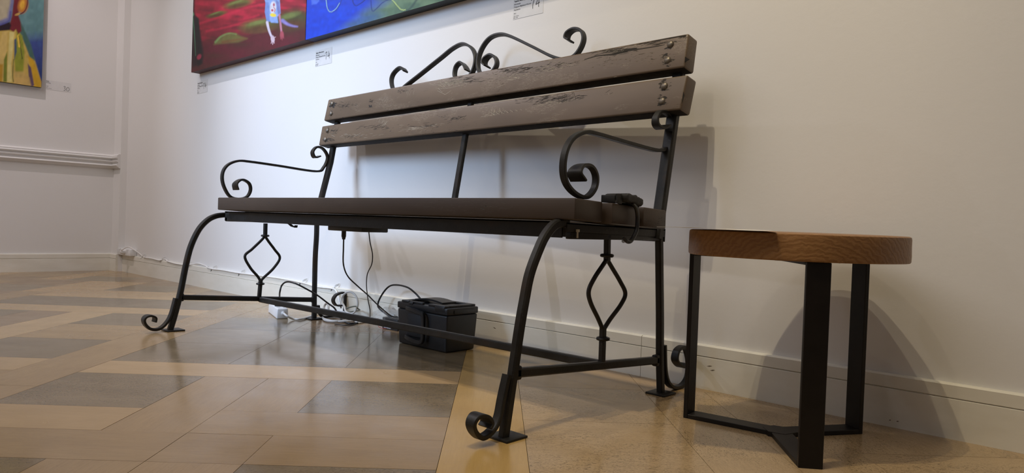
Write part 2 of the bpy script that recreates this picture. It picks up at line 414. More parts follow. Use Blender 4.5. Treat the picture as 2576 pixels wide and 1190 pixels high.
# ------------------------------------------------------------------ the bench
BENCH = empty('garden_bench', (-1.79, 1.30, 0), 'long park bench with worn brown planks and scrolled black wrought iron frame', 'bench')
XR, XL = -0.956, -2.625
def yz(pts, x): return [on(p, 'x', x) for p in pts]
sides = {
 'R': dict(x=XR, leg=[(1425,561),(1410,561),(1392,568),(1372,592),(1355,627),(1332,690),(1318,760),(1306,830),(1290,940),(1267,1094)],
   foot=[(1275,942),(1262,1000),(1252,1050),(1236,1082),(1211,1100),(1192,1088),(1185,1066),(1196,1046),(1216,1045),(1226,1060),(1220,1074)],
   rear=[(1657,575),(1658,600),(1659,700),(1660,800),(1660,900),(1662,986)],
   rfoot=[(1669,868),(1671,930),(1679,962),(1695,980),(1716,974),(1731,945),(1735,905),(1722,874),(1704,880),(1698,905),(1712,922),(1722,915)],
   arm=[(1456,455),(1446,434),(1460,417),(1485,419),(1498,443),(1494,475),(1474,496),(1447,488),(1424,462),(1416,425),(1422,380),(1440,348),(1470,333),(1500,337),(1580,360),(1650,378),(1676,372),(1690,350),(1692,315),(1682,289),(1662,281),(1650,295),(1650,313),(1662,323),(1676,316)],
   st=[(1296,938),(1652,906)],
   dA=[(1527,652),(1516,668),(1495,700),(1481,732),(1486,762),(1504,800),(1516,828)], dB=[(1527,652),(1540,674),(1560,708),(1573,738),(1562,766),(1535,803),(1519,828)],
   rod=[(1528,588),(1527,655)], rod2=[(1517,822),(1514,910)], col=[(1527,643),(1517,852)]),
 'L': dict(x=XL, leg=[(572,541),(560,541),(542,544),(522,554),(500,578),(480,620),(467,670),(454,735),(440,790),(428,828)],
   foot=[(441,750),(430,790),(418,812),(400,827),(380,828),(366,818),(361,806),(366,797),(378,794),(389,799),(388,810)],
   rear=[(797,566),(796,600),(793,650),(791,740),(790,800)],
   rfoot=[(800,768),(803,785),(812,797),(835,800),(864,796),(885,778),(884,752),(866,737),(847,741),(838,755),(845,768),(860,768)],
   arm=[(594,478),(592,462),(608,452),(626,461),(630,478),(621,495),(600,500),(577,493),(561,463),(560,435),(573,415),(599,405),(630,407),(700,417),(794,431),(814,421),(824,396),(813,375),(797,370),(786,382),(791,396),(803,393)],
   st=[(452,748),(792,754)],
   dA=[(667,594),(656,606),(634,627),(616,645),(630,674),(648,695),(655,707)], dB=[(667,594),(676,608),(691,628),(704,649),(688,675),(665,697),(656,707)],
   rod=[(668,562),(667,598)], rod2=[(656,703),(652,748)], col=[(667,593),(655,714)]),
}
X3 = (1, 0, 0)
for key, s in sides.items():
    x = s['x']
    pts = yz(s['leg'], x); pts[-1].z = .004
    bm = BM(); add_strip(bm, pts, X3, .019, .019); lg = build('leg', bm, IRON, BENCH)
    f = pts[-1]
    bm = BM(); c0 = Vector((x-.004, f.y+.012, 0)); h = .031
    add_hexa(bm, [c0+Vector((-h,-h,0)), c0+Vector((h,-h,0)), c0+Vector((h,h,0)), c0+Vector((-h,h,0)), c0+Vector((-h,-h,.005)), c0+Vector((h,-h,.005)), c0+Vector((h,h,.005)), c0+Vector((-h,h,.005))], .0012)
    build('foot_plate', bm, IRON, lg)
    fp = yz(s['foot'], x); zmin = min(p.z for p in fp[3:]); 
    for p in fp[3:]: p.z += max(0, .006-zmin)
    bm = BM(); add_strip(bm, fp, X3, .020, .010, w_end=.036, flare=.45); build('foot_scroll', bm, IRON, lg)
    pts = yz(s['rear'], x); pts[-1].z = .004
    bm = BM(); add_strip(bm, pts, X3, .018, .018); lg = build('leg', bm, IRON, BENCH)
    f = pts[-1]; c0 = Vector((x, f.y, 0)); h = .029
    bm = BM(); add_hexa(bm, [c0+Vector((-h,-h,0)), c0+Vector((h,-h,0)), c0+Vector((h,h,0)), c0+Vector((-h,h,0)), c0+Vector((-h,-h,.005)), c0+Vector((h,-h,.005)), c0+Vector((h,h,.005)), c0+Vector((-h,h,.005))], .0012)
    build('foot_plate', bm, IRON, lg)
    fp = yz(s['rfoot'], x)
    for p in fp: p.z = max(p.z, .007); p.y = min(p.y, YB-.017)
    bm = BM(); add_strip(bm, fp, X3, .018, .009, w_end=.026, flare=.3); build('foot_scroll', bm, IRON, lg)
    bm = BM(); add_strip(bm, yz(s['arm'], x), X3, .017, .0085, w_end=.032, w_start=.046, flare=.085); build('armrest', bm, IRON, BENCH)
    st = yz(s['st'], x)
    bm = BM(); add_strip(bm, st, X3, .017, .019, smooth=False)
    for e, d in ((st[0], 1), (st[1], -1)):
        add_box(bm, (x-.0085, e.y-.004 if d > 0 else e.y-.014, e.z-.015), (x+.0085, e.y+.014 if d > 0 else e.y+.004, e.z+.015), .005)
    build('side_stretcher', bm, IRON, BENCH)
    bm = BM(); add_tube(bm, yz(s['dA'], x), .0053); add_tube(bm, yz(s['dB'], x), .0053)
    r1 = yz(s['rod'], x); r2 = yz(s['rod2'], x)
    add_strip(bm, r1, X3, .014, .014, smooth=False); add_strip(bm, r2, X3, .014, .014, smooth=False)
    db = build('diamond_bracket', bm, IRON, BENCH)
    for cc in yz(s['col'], x):
        bm = BM()
        ring = [cc+Vector((math.cos(a)*.0125, math.sin(a)*.0125, 0)) for a in [2*PI*k/16 for k in range(17)]]
        add_tube(bm, ring, .0042, 8, smooth=False); build('collar', bm, IRON, db)
    s['stmid'] = on((1512, 913) if key == 'R' else (654, 751), 'x', x)

# long stretcher between the two side stretchers
bm = BM(); a = sides['L']['stmid'] + Vector((.004,0,-.004)); b = sides['R']['stmid'] + Vector((-.004,0,-.004))
add_strip(bm, [a, b], (0,1,0), .017, .020, smooth=False); build('long_stretcher', bm, IRON, BENCH)
# seat frame: angle-iron rectangle
zF, zR = .441, .434
bm = BM(); x0, x1 = -2.612, -.945
def anglebar(a0, a1, inward, up_, h, w=.028, t=.004):
    a0, a1 = Vector(a0), Vector(a1); I = Vector(inward)
    add_hexa(bm, [a0-Vector((0,0,h)), a1-Vector((0,0,h)), a1-Vector((0,0,h))+I*t, a0-Vector((0,0,h))+I*t, a0, a1, a1+I*t, a0+I*t], .0008, 1)
    add_hexa(bm, [a0-Vector((0,0,t)), a1-Vector((0,0,t)), a1-Vector((0,0,t))+I*w, a0-Vector((0,0,t))+I*w, a0, a1, a1+I*w, a0+I*w], .0008, 1)
yF, yR = 1.212, 1.60
anglebar((x0, yF, zF), (x1-.03, yF, zF), (0,1,0), 1, .036)
anglebar((x1, yF-.02, zF-.002), (x1, yR, zR-.002), (-1,0,0), 1, .020)
anglebar((x0, yF, zF-.002), (x0, yR, zR-.002), (1,0,0), 1, .020)
anglebar((x0, yR, zR), (x1, yR, zR), (0,-1,0), 1, .034)
add_box(bm, (x1-.02, yF+.0, zF-.038), (x1-.004, yR, zF-.022), .002); add_box(bm, (x0+.004, yF, zF-.038), (x0+.02, yR, zF-.022), .002)
build('seat_frame', bm, IRON, BENCH)
bm = BM(); add_lathe(bm, (on((1453,583),'x',-.943).x, on((1453,583),'x',-.943).y, .410), (0,0,1), [(0,-.004),(.0022,-.004),(.0022,.009),(.0048,.009),(.0048,.015),(0,.015)], 10)
build('bolt', bm, simple('pale_zinc', (.55,.52,.42), .4, .2), BENCH, label='small pale zinc bolt under the right seat end')
# hook on the underside
bm = BM(); h0 = on((726,566),'y',1.25); add_strip(bm, [h0+Vector((0,0,.006)), on((735,569),'y',1.25), on((744,572),'y',1.25), on((745,567),'y',1.25)], (0,1,0), .012, .0025, smooth=False); build('hook', bm, IRON, BENCH)

# seat planks
def zseat(y): return .491 - .037*(y-1.17)
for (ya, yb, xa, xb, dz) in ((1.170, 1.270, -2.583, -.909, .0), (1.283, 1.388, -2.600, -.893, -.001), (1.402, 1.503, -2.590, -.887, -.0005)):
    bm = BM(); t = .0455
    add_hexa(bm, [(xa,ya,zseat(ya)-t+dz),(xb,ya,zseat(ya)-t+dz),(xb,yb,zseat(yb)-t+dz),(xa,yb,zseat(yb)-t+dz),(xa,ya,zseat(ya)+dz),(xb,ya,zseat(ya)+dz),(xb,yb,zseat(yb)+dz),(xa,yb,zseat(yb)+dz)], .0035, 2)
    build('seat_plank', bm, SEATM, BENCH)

# back uprights
def upr(xa, ya_fun, z0, z1, w, t):
    bm = BM(); pts = [Vector((xa, ya_fun(z), z)) for z in (z0, (z0+z1)/2, z1)]
    add_strip(bm, pts, X3, w, t, smooth=False); build('back_support', bm, IRON, BENCH)
fR = lambda z: 1.58+.19*(z-.485); fL = lambda z: 1.640+.165*(z-.516) - max(0, .02*(.516-z)/.1)
upr(XR+.004, fR, .408, .93, .030, .022)
upr(XL+.012, fL, .405, .93, .024, .020)
cx = -1.757; fC = lambda z: 1.592+.18*(z-.514)+.012
upr(cx, fC, .40, .93, .022, .014)

# back slats
aR, aL = 1.58-.19*.485-.042, 1.646-.165*.516-.04
slat_def = [([(1733,83),(1722,169)], [(825.7,250),(814,304)]), ([(1730,187),(1712,276)], [(810,317),(801,366)])]
bolt_px = [[(1687,112),(1680,152),(836,261),(833.5,286)], [(1672,217),(1666,255),(824,328.6),(818.6,351)]]
SL = []
UNDER = simple('dark_shaded_underside', (.020, .015, .011), .8, 0, .2, .5, 40)  # darker timber with the shade below painted in, for the slats' downward faces
nb_ = Vector((0, 1, -.18)).normalized()
for (R_, L_), bp in zip(slat_def, bolt_px):
    rt_, rb_ = [back_plane(p, aR, .19) for p in R_]; lt_, lb_ = [back_plane(p, aL, .165) for p in L_]
    bk = nb_*.050
    n = (rt_-lt_).cross(lb_-lt_).normalized()
    if n.y > 0: n = -n
    bolts = [onpl(p, lt_, n) for p in bp]
    mat = plank_paint('slat_paint', False, [b-Vector(BENCH.location) for b in bolts])
    bm = BM(); add_hexa(bm, [lb_, rb_, rb_+bk, lb_+bk, lt_, rt_, rt_+bk, lt_+bk], .006, 3)
    so = build('back_slat', bm, mat, BENCH)
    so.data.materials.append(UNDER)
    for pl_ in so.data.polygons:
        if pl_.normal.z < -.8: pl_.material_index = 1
    SL.append((so, lt_, n, bolts, (rt_-lt_, lb_-lt_)))
BOLTM = simple('worn_bolt_steel', (.17, .145, .115), .42, .6, bump=.3)
for so, P0, n, bolts, _ in SL:
    for b in bolts:
        bm = BM(); add_lathe(bm, b, n, [(.0102,-.002),(.0102,.0008),(.0092,.0032),(.0062,.0055),(.003,.0066),(0,.0069)], 18)
        build('bolt', bm, BOLTM, so)

# carved and scraped marks on the slats: thin ribbons and flakes in the paint
PALE = simple('bare_wood_scratch', (.36, .31, .235), .8, var=.3, scale=120); FLAKE = simple('dark_bare_wood', (.020, .016, .012), .85, var=.4, scale=200); DARKS = simple('dark_scratch', (.03,.024,.018), .85)
def keep(p, P0):
    ex, ey = [q[4] for q in SL if (q[1]-P0).length < 1e-6][0]; d = p-P0
    a, b, c = ex.dot(ex), ex.dot(ey), ey.dot(ey); f, g = d.dot(ex), d.dot(ey); D = a*c-b*b
    u, v = (f*c-g*b)/D, (g*a-f*b)/D
    return P0 + ex*min(max(u, .004), .996) + ey*min(max(v, .05), .95)
def ribbon(bm, P0, n, pix, wpx, taper=True):
    pts = [keep(onpl(p, P0, n), P0)+n*.0004 for p in pix]; m = len(pts); prev = None
    for i, p in enumerate(pts):
        tg = (pts[min(i+1,m-1)]-pts[max(i-1,0)]).normalized(); sd = tg.cross(n).normalized()
        w = wpx*.00030*(.35+.65*math.sin(PI*(i+.5)/m) if taper else 1)
        a, b = bm.verts.new(p+sd*w), bm.verts.new(p-sd*w)
        if prev: bm.faces.new((prev[0], a, b, prev[1]))
        prev = (a, b)
def stroke(cx_, cy_, L, ang, bend=.2, k=5):
    a = math.radians(ang); out = []; ph = random.uniform(-1, 1)*bend
    for i in range(k):
        t = i/(k-1)-.5; d = math.sin(t*PI*1.5)*L*ph*.3 + random.uniform(-.02,.02)*L
        out.append((cx_+math.cos(a)*t*L-math.sin(a)*d, cy_+math.sin(a)*t*L+math.cos(a)*d))
    return out
clus = [  # slat, colour, x, y, spread x, spread y, count, length, angle, angle jitter
 (0,'p',1120,212,30,9,26,22,-10,50),(0,'p',1150,205,40,8,14,34,-12,10),(0,'k',1170,200,60,10,22,26,-14,8),(0,'p',1300,193,60,10,30,20,-12,25),(0,'p',1390,172,45,16,26,16,-14,40),(0,'k',1310,175,70,12,40,24,-14,10),
 (0,'k',1420,165,50,12,26,16,-12,30),(0,'p',1480,190,60,5,22,26,-10,10),(0,'k',1560,150,60,22,30,22,-30,50),(0,'k',1545,128,60,9,34,38,-13,9),(0,'p',1530,125,50,10,20,20,-15,25),(0,'p',1620,135,12,8,10,16,40,40),
 (0,'k',870,266,30,9,26,10,-20,60),(0,'k',935,255,8,5,10,8,-40,60),(0,'p',970,250,24,6,12,9,-70,20),(0,'p',1030,233,15,8,5,16,-80,10),(0,'k',1010,228,20,6,12,9,-10,20),(0,'p',1165,238,50,4,10,12,-60,30),(0,'k',1215,238,14,6,16,12,-20,40),
 (0,'k',1650,108,60,7,18,40,-12,6),(0,'k',1715,92,20,6,16,18,-8,12),(0,'p',1400,158,70,12,16,20,-16,20),
 (1,'p',965,305,14,12,18,14,-50,40),(1,'k',950,320,40,9,22,16,-12,20),(1,'p',1060,325,50,9,30,22,-8,20),(1,'k',1080,318,60,10,34,18,-10,20),(1,'p',1130,318,50,7,26,26,-5,12),(1,'k',1150,300,40,10,22,14,-25,40),
 (1,'p',1240,292,40,8,14,20,-5,30),(1,'p',1330,300,80,7,70,16,-12,35),(1,'p',1285,292,36,9,22,18,65,20),(1,'k',1290,292,40,10,26,18,60,25),(1,'p',1400,262,60,12,30,20,-12,20),(1,'k',1380,250,60,16,50,22,-10,20),(1,'p',1250,280,18,8,16,14,80,20),(1,'k',1420,255,40,22,14,30,85,8),
 (1,'k',1450,250,50,14,30,22,-15,30),(1,'k',1530,245,16,14,26,16,-20,70),(1,'p',1533,250,7,9,10,12,80,40),(1,'k',1500,275,20,6,10,14,50,30),(1,'p',1350,240,60,3,14,20,-8,6),(1,'k',1600,255,50,3,10,34,-8,4),
 (1,'k',840,330,12,8,14,14,-10,40),(1,'k',830,352,12,7,16,12,10,50),(1,'p',900,340,50,6,16,16,-8,30),(1,'k',880,345,24,8,14,12,-30,50),(1,'k',1712,250,12,22,22,12,-60,40),(1,'k',1700,262,30,5,18,30,-6,8),(1,'p',1700,258,24,6,10,26,-6,8),
 (0,'k',1730,120,5,40,14,10,80,30)]
for si in (0, 1):
    so, P0, n, bolts, _ = SL[si]
    for code, mat, nm in (('p', PALE, 'pale_scratches'), ('k', DARKS, 'dark_scratches')):
        bm = BM()
        for c in clus:
            if c[0] != si or c[1] != code: continue
            for _k in range(int(c[6]*1.7)):
                ribbon(bm, P0, n, stroke(c[2]+random.gauss(0, c[4]*.5), c[3]-.16*0+random.gauss(0, c[5]*.42), c[7]*random.uniform(.25, .95), c[8]+random.uniform(-c[9], c[9])*.7, .3), random.choice((.8,1,1.3,1.8)))
        if si == 0 and code == 'p':   # scrawled graffiti: 8 u r 9 8
            for g in ([(1113,200),(1108,206),(1114,212),(1121,206),(1113,200)], [(1110,213),(1103,222),(1112,232),(1123,222),(1112,212)], [(1127,209),(1130,219),(1138,214),(1140,206)], [(1141,218),(1142,207),(1150,206)],
                      [(1156,208),(1152,213),(1158,216),(1163,210),(1156,207),(1164,209),(1160,222)], [(1172,203),(1168,208),(1176,212),(1170,219),(1165,214),(1176,206),(1172,203)], [(1096,224),(1130,222),(1165,214)], [(1100,228),(1120,238),(1135,228)]):
                ribbon(bm, P0, n, g, 1.6, False)
        if si == 1 and code == 'p':   # the feathered wood grain where the paint has gone
            for q in range(9):
                x_ = 1245+q*13
                ribbon(bm, P0, n, [(x_-26,306-q*1.2),(x_-8,304-q*1.1),(x_+2,297-q),(x_-3,288-q),(x_-14,281-q)], 2.0)
        if si == 0 and code == 'k':
            for g_ in ([(1560,131),(1600,125),(1650,117),(1672,113)], [(1700,107),(1722,103),(1745,98)], [(1470,150),(1500,141),(1540,136),(1580,128)], [(1500,160),(1530,150),(1570,141)], [(1640,101),(1680,94),(1730,86)]):
                ribbon(bm, P0, n, g_, 5.5)
        if si == 1 and code == 'k':
            for q in range(8):
                x_ = 1251+q*13
                ribbon(bm, P0, n, [(x_-24,305-q*1.2),(x_-7,303-q*1.1),(x_+2,297-q),(x_-3,289-q),(x_-12,283-q)], 2.4)
        build(nm, bm, mat, so, smooth=0, kind='stuff')
    bm = BM()                          # flaked patches round the bolts and edges
    fl = [(0,1688,118,12,10),(0,1700,110,18,4),(0,1676,158,12,7),(0,1695,150,16,6),(0,1735,150,5,12),(0,1725,88,22,3.5),(0,1555,135,34,4),(0,1585,125,28,3),(0,838,264,9,8),(0,931,268,5,5),(0,1440,168,9,3),
          (1,1668,215,13,7),(1,1682,230,11,10),(1,1692,240,8,6),(1,1664,258,13,7),(1,1690,254,20,5),(1,1688,268,24,4),(1,1722,240,4,22),(1,1722,275,6,8),(1,1500,282,6,5),(1,1528,250,5,8),(1,1490,250,10,3),(1,1085,320,4,5),(1,820,352,9,6)]
    for (s_, fx, fy, ra, rb) in fl:
        if s_ != si: continue
        vs = []
        for k in range(15):
            a = 2*PI*k/15; r = random.uniform(.35, 1.3)
            vs.append(bm.verts.new(keep(onpl((fx+math.cos(a)*ra*r, fy+math.sin(a)*rb*r-.15*math.cos(a)*ra*r), P0, n), P0)+n*.0003))
        c = bm.verts.new(onpl((fx, fy), P0, n)+n*.0003)
        for k in range(15): bm.faces.new((c, vs[k], vs[(k+1) % 15]))
    build('flaked_patches', bm, FLAKE, so, smooth=0, kind='stuff')

# crest scrolls on top of the back (in the plane of the back, behind the top slat)
def crest(pix, w0, w1):
    pts = [back_plane(p, 1.512+.0, .18) for p in pix]
    bm = BM(); add_strip(bm, pts, nb_, .019, .0085, w_start=w0, w_end=w1, flare=.10); return build('crest_scroll', bm, IRON, BENCH)
crest([(1013,192),(1000,190),(1001,178),(1012,171),(1020,180),(1014,172),(1004,172),(990,186),(985,204),(990,226),(1004,232),(1022,216),(1060,186),(1110,146),(1140,122),(1165,111),(1186,120),(1196,140),(1195,165),(1184,190),(1166,206),(1150,202),(1144,188),(1148,168),(1160,158),(1170,166),(1176,178)][3:], .026, .03)
crest([(1436,103),(1426,98),(1430,84),(1446,74),(1463,78),(1469,96),(1462,120),(1445,142),(1420,150),(1388,142),(1340,118),(1285,92),(1258,87),(1232,97),(1212,124),(1203,155),(1206,180),(1222,192),(1240,180),(1250,162),(1247,146),(1235,139),(1222,148),(1218,160),(1226,168)], .034, .034)

# ------------------------------------------------------------------ the round side table
TC = Vector((-.580, 1.507, 0)); TBL = empty('side_table', TC, 'small round side table with thick rough-edged wood slab top on three flat black steel legs', 'table')
STEEL = simple('black_powder_steel', (.0085, .0062, .005), .45, 0, .28, .2, 25)
def table_wood():
    s = NT('slab_wood'); c = s.coord((1,1,1.0))
    w = s.n('ShaderNodeTexWave', wave_type='RINGS', rings_direction='SPHERICAL'); s.l(s.coord((1,1,1.25), loc=(-.12,.22,-.36)), w.inputs['Vector'])
    w.inputs['Scale'].default_value = 26; w.inputs['Distortion'].default_value = 7; w.inputs['Detail'].default_value = 3; w.inputs['Detail Scale'].default_value = 2.4
    f = s.noise(s.coord((1,1,4)), 70, 5, .7); cl = s.noise(s.coord((1,1,1)), 9, 4)
    a = s.mix(s.ramp(w.outputs['Color'], [(.2, 0), (.8, 1)]), (.262, .125, .040), (.315, .158, .054))
    a = s.mix(s.math('MULTIPLY', s.ramp(f, [(.5, 0), (.68, 1)]), .30), a, (.135, .055, .018))
    a = s.mix(s.math('MULTIPLY', s.ramp(cl, [(.52, 0), (.66, 1)]), .25), a, (.40, .21, .085))
    crack = s.n('ShaderNodeVectorMath', operation='DISTANCE')
    s.set(a, .42, 0, .45); s.bump(w.outputs['Color'], .25, .0012); return s.m
TW = table_wood()
bm = BM(); N = 64; loops = []
def rad(a):
    return .2165*(1 + .006*math.sin(3*a+1)+.008*math.sin(5*a+.4)+.004*math.sin(11*a))
lv = [(-.010,.381),(-.002,.3815),(0,.384),(.0005,.395),(0,.41),(0,.426),(-.001,.4305),(-.005,.4325),(-.03,.433),(-.12,.433)]
fwd2 = Vector((TC.x, TC.y, 0)).normalized()
for k, (dr, z) in enumerate(lv):
    ring = []
    for j in range(N):
        a = 2*PI*j/N; r = rad(a)+dr; p = TC + Vector((math.cos(a)*r, math.sin(a)*r, z))
        if k >= 5: p.z += (p-TC).dot(fwd2)*.009 + .0025
        ring.append(bm.verts.new(p))
    loops.append(ring)
for A, B in zip(loops[:-1], loops[1:]):
    for j in range(N): bm.faces.new((A[j], A[(j+1)%N], B[(j+1)%N], B[j]))
bm.faces.new(loops[0][::-1]); bm.faces.new(loops[-1])
bmesh.ops.recalc_face_normals(bm, faces=bm.faces); build('table_top', bm, TW, TBL)
CJ = Vector((-.592, 1.505, 0))
def flat(p0, p1, w, t, z0, bm, bev=.001):   # flat bar lying flat
    d = (p1-p0).normalized(); s_ = Vector((-d.y, d.x, 0))*w/2
    add_hexa(bm, [p0-s_+Vector((0,0,z0)), p1-s_+Vector((0,0,z0)), p1+s_+Vector((0,0,z0)), p0+s_+Vector((0,0,z0)), p0-s_+Vector((0,0,z0+t)), p1-s_+Vector((0,0,z0+t)), p1+s_+Vector((0,0,z0+t)), p0+s_+Vector((0,0,z0+t))], bev, 1)
feet = [Vector((-.800, 1.483, 0)), Vector((-.463, 1.331, 0)), Vector((-.487, 1.668, 0))]
bm1, bm2 = BM(), BM()
for k, f in enumerate(feet):
    d = (f-CJ).normalized(); s_ = Vector((-d.y, d.x, 0)); w = .044; t = .010
    o_ = f; i_ = f - d*t
    bm = BM(); h0, h1 = 0.0, .381
    add_hexa(bm, [i_-s_*w/2, o_-s_*w/2, o_+s_*w/2, i_+s_*w/2] + [v+Vector((0,0,h1)) for v in (i_-s_*w/2, o_-s_*w/2, o_+s_*w/2, i_+s_*w/2)], .001, 1)
    build('leg', bm, STEEL, TBL)
    flat(CJ, i_, w, t, 0.0, bm1); flat(CJ, i_, w, .006, .375, bm2)

for b_, z_ in ((bm1, .0), (bm2, .3745)):
    add_prism(b_, [CJ+Vector((math.cos(a)*.034, math.sin(a)*.034, z_)) for a in [2*PI*k/6+.2 for k in range(6)]], (0,0,.0106 if z_ == 0 else .0064))
build('base_star', bm1, STEEL, TBL); build('top_bracket', bm2, STEEL, TBL)
for q, (px_, py_) in enumerate(((1818,648),(2120,659))):
    p = on((px_, py_), 'z', .378) if False else TC + ((Vector((-.70,1.42,0)) if q == 0 else Vector((-.47,1.46,0)))-TC)
    bm = BM(); add_lathe(bm, (p.x, p.y, .381), (0,0,-1), [(.005,0),(.005,.002),(.003,.0035),(0,.004)], 10); build('screw', bm, STEEL, TBL)

# sheet of paper hanging over the table edge
az_ = math.radians(-26.75); rad_ = Vector((math.sin(az_), math.cos(az_), 0)); tan_ = Vector((rad_.y, -rad_.x, 0))
A_ = rad_*1.375 - tan_*.1085; D_ = rad_*1.375 + tan_*.1085     # near short edge of an A4 sheet
e1 = D_ - A_; e2 = rad_
bm = BM(); nx, ny = 24, 10; g = []
for j in range(ny+1):
    row = []
    for i in range(nx+1):
        u, v = i/nx, j/ny
        p = Vector((A_.x, A_.y, 0)) + e1*u + e2*(v*.297)
        base = .4370 + (p-TC).dot(fwd2)*.009
        z = base + .0002 + .0010*(math.sin(u*6)+1)*(1-v)
        row.append((Vector((p.x, p.y, z))))
    g.append(row)
T = [[bm.verts.new(p+Vector((0,0,.0004))) for p in r] for r in g]; Bt = [[bm.verts.new(p) for p in r] for r in g]
for j in range(ny):
    for i in range(nx):
        bm.faces.new((T[j][i], T[j][i+1], T[j+1][i+1], T[j+1][i])); bm.faces.new((Bt[j][i], Bt[j+1][i], Bt[j+1][i+1], Bt[j][i+1]))
for i in range(nx): bm.faces.new((T[0][i], Bt[0][i], Bt[0][i+1], T[0][i+1])); bm.faces.new((T[ny][i+1], Bt[ny][i+1], Bt[ny][i], T[ny][i]))
for j in range(ny): bm.faces.new((T[j][0], T[j+1][0], Bt[j+1][0], Bt[j][0])); bm.faces.new((T[j+1][nx], T[j][nx], Bt[j][nx], Bt[j+1][nx]))
bmesh.ops.recalc_face_normals(bm, faces=bm.faces)
build('paper_sheet', bm, simple('white_paper', (.82,.80,.74), .6), origin=(A_.x, A_.y, .43), label='thin white paper sheet lying on the round table and jutting over its left edge', cat='paper')

# ------------------------------------------------------------------ things on, under and behind the bench
PLAST = simple('black_plastic', (.016, .016, .017), .40, 0, .5, .15, 40, .1)
RUBBER = simple('black_cable', (.010, .010, .011), .38, 0, .5, .1)
WPL = simple('white_plastic', (.78, .78, .78), .35, 0, .5, .04); WCAB = simple('white_cable', (.66, .65, .63), .42, 0, .5, .08)
CLOTH = simple('black_tape', (.018, .017, .017), .62, 0, .4, .4, 60, .8)

# battery box under the bench
bA, bB, bC = Vector((-1.953,1.541,0)), Vector((-1.717,1.541,0)), Vector((-1.717,1.672,0))
CASE = empty('battery_box', (-1.835, 1.606, 0), 'black plastic battery case with folding side handle standing on the floor under the bench', 'box')
Lx, Ly = -1.966, -1.706
bm = BM(); add_hexa(bm, [(Lx+.006,1.547,.001),(Ly-.006,1.547,.001),(Ly-.006,1.676,.001),(Lx+.006,1.676,.001),(Lx,1.541,.124),(Ly,1.541,.124),(Ly,1.682,.124),(Lx,1.682,.124)], .006, 3); build('case_body', bm, PLAST, CASE)
bm = BM(); add_box(bm, (Lx-.001,1.540,.1248), (Ly+.001,1.683,.1475), .004)
for lo_, hi_ in (((Lx+.022,1.541), (Lx+.060,1.560)), ((Lx+.060,1.545), (Lx+.130,1.556)), ((Ly-.095,1.541), (Ly-.012,1.566)), ((Lx+.02,1.662), (Ly-.012,1.681)), ((Lx+.022,1.556), (Lx+.040,1.665)), ((Ly-.034,1.560), (Ly-.012,1.668))):
    add_box(bm, (*lo_, .1465), (*hi_, .1545), .002)
build('lid', bm, PLAST, CASE)
bm = BM(); pts = []
for k in range(13): t = k/12; pts.append(Vector((Lx+.045+t*.145, 1.612, .155+.007*math.sin(PI*t))))
add_strip(bm, pts, (0,1,0), .062, .006, smooth=False); build('carrying_handle', bm, PLAST, CASE)
bm = BM(); add_box(bm, (Ly-.060,1.5385,.134), (Ly-.012,1.546,.1520), .002); build('catch', bm, PLAST, CASE)
bm = BM(); add_box(bm, (Lx+.062,1.5385,.141), (Lx+.085,1.546,.1515), .002); build('catch', bm, PLAST, CASE)
bm = BM(); fy = 1.5375
hp = [Vector((Lx+.055,fy+.001,.128)), Vector((Lx+.085,fy-.006,.1285)), Vector((Lx+.13,fy-.010,.123)), Vector((Lx+.155,fy-.010,.114)), Vector((Lx+.158,fy-.010,.06)), Vector((Lx+.155,fy-.010,.028)), Vector((Lx+.13,fy-.010,.022)), Vector((Lx+.085,fy-.006,.026)), Vector((Lx+.055,fy+.001,.030))]
add_strip(bm, hp, (.0,1,.0), .012, .014, n=5); build('side_handle', bm, PLAST, CASE)
bm = BM(); add_box(bm, (Lx+.060,1.5395,.035), (Lx+.140,1.543,.112), .001); build('recess_panel', bm, simple('matt_black', (.008,.008,.009), .6), CASE)
bm = BM(); add_box(bm, (Ly-.001,1.57,.128), (Ly+.004,1.66,.141), .0015); build('end_grip', bm, PLAST, CASE)

# transformer block beside it with thin red wire
bm = BM(); add_box(bm, (-2.262,1.700,.0), (-2.165,1.755,.046), .003)
TR = build('power_adapter', bm, PLAST, origin=(-2.21,1.73,0), label='small black power adapter on the floor behind the battery box', cat='adapter')
bm = BM(); add_box(bm, (-2.250,1.6985,.004), (-2.205,1.7002,.024), .0004); build('sticker', bm, simple('silver_sticker', (.45,.47,.52), .3, .3, var=.4, scale=220), TR, label='silvery printed sticker')
RED = simple('red_wire', (.30,.02,.02), .4)
bm = BM(); add_tube(bm, [on((951,800),'y',1.715), on((950,812),'y',1.70), on((953,822),'y',1.69), on((962,826),'y',1.69), on((972,826),'y',1.699)], .0011, 6)
for v in bm.verts: v.co.z = max(v.co.z, .001)
tag(build('red_wire', bm, RED, origin=(-2.3,1.7,0)), 'thin red wire curling beside the small black adapter', 'wire')
# clear plastic wrap of spare lead
s = NT('clear_plastic'); s.set((.9,.92,.95), .12, 0, .5); s.b.inputs['Transmission Weight'].default_value = .75; s.b.inputs['Alpha'].default_value = .35
bm = BM(); add_lathe(bm, on((975,788),'y',1.74)-Vector((0,0,.020)), (.2,-.3,1), [(.062,0),(.060,.012),(.048,.027),(.026,.038),(0,.042)], 20)
for v in bm.verts: v.co += Vector((random.uniform(-.006,.006), random.uniform(-.006,.006), random.uniform(-.006,.006))); v.co.z = max(v.co.z, .001); v.co.y = min(v.co.y, YB-.018)
tag(build('plastic_bag', bm, s.m, origin=(-2.28,1.73,0)), 'crumpled clear plastic bag against the baseboard behind the adapter', 'bag')

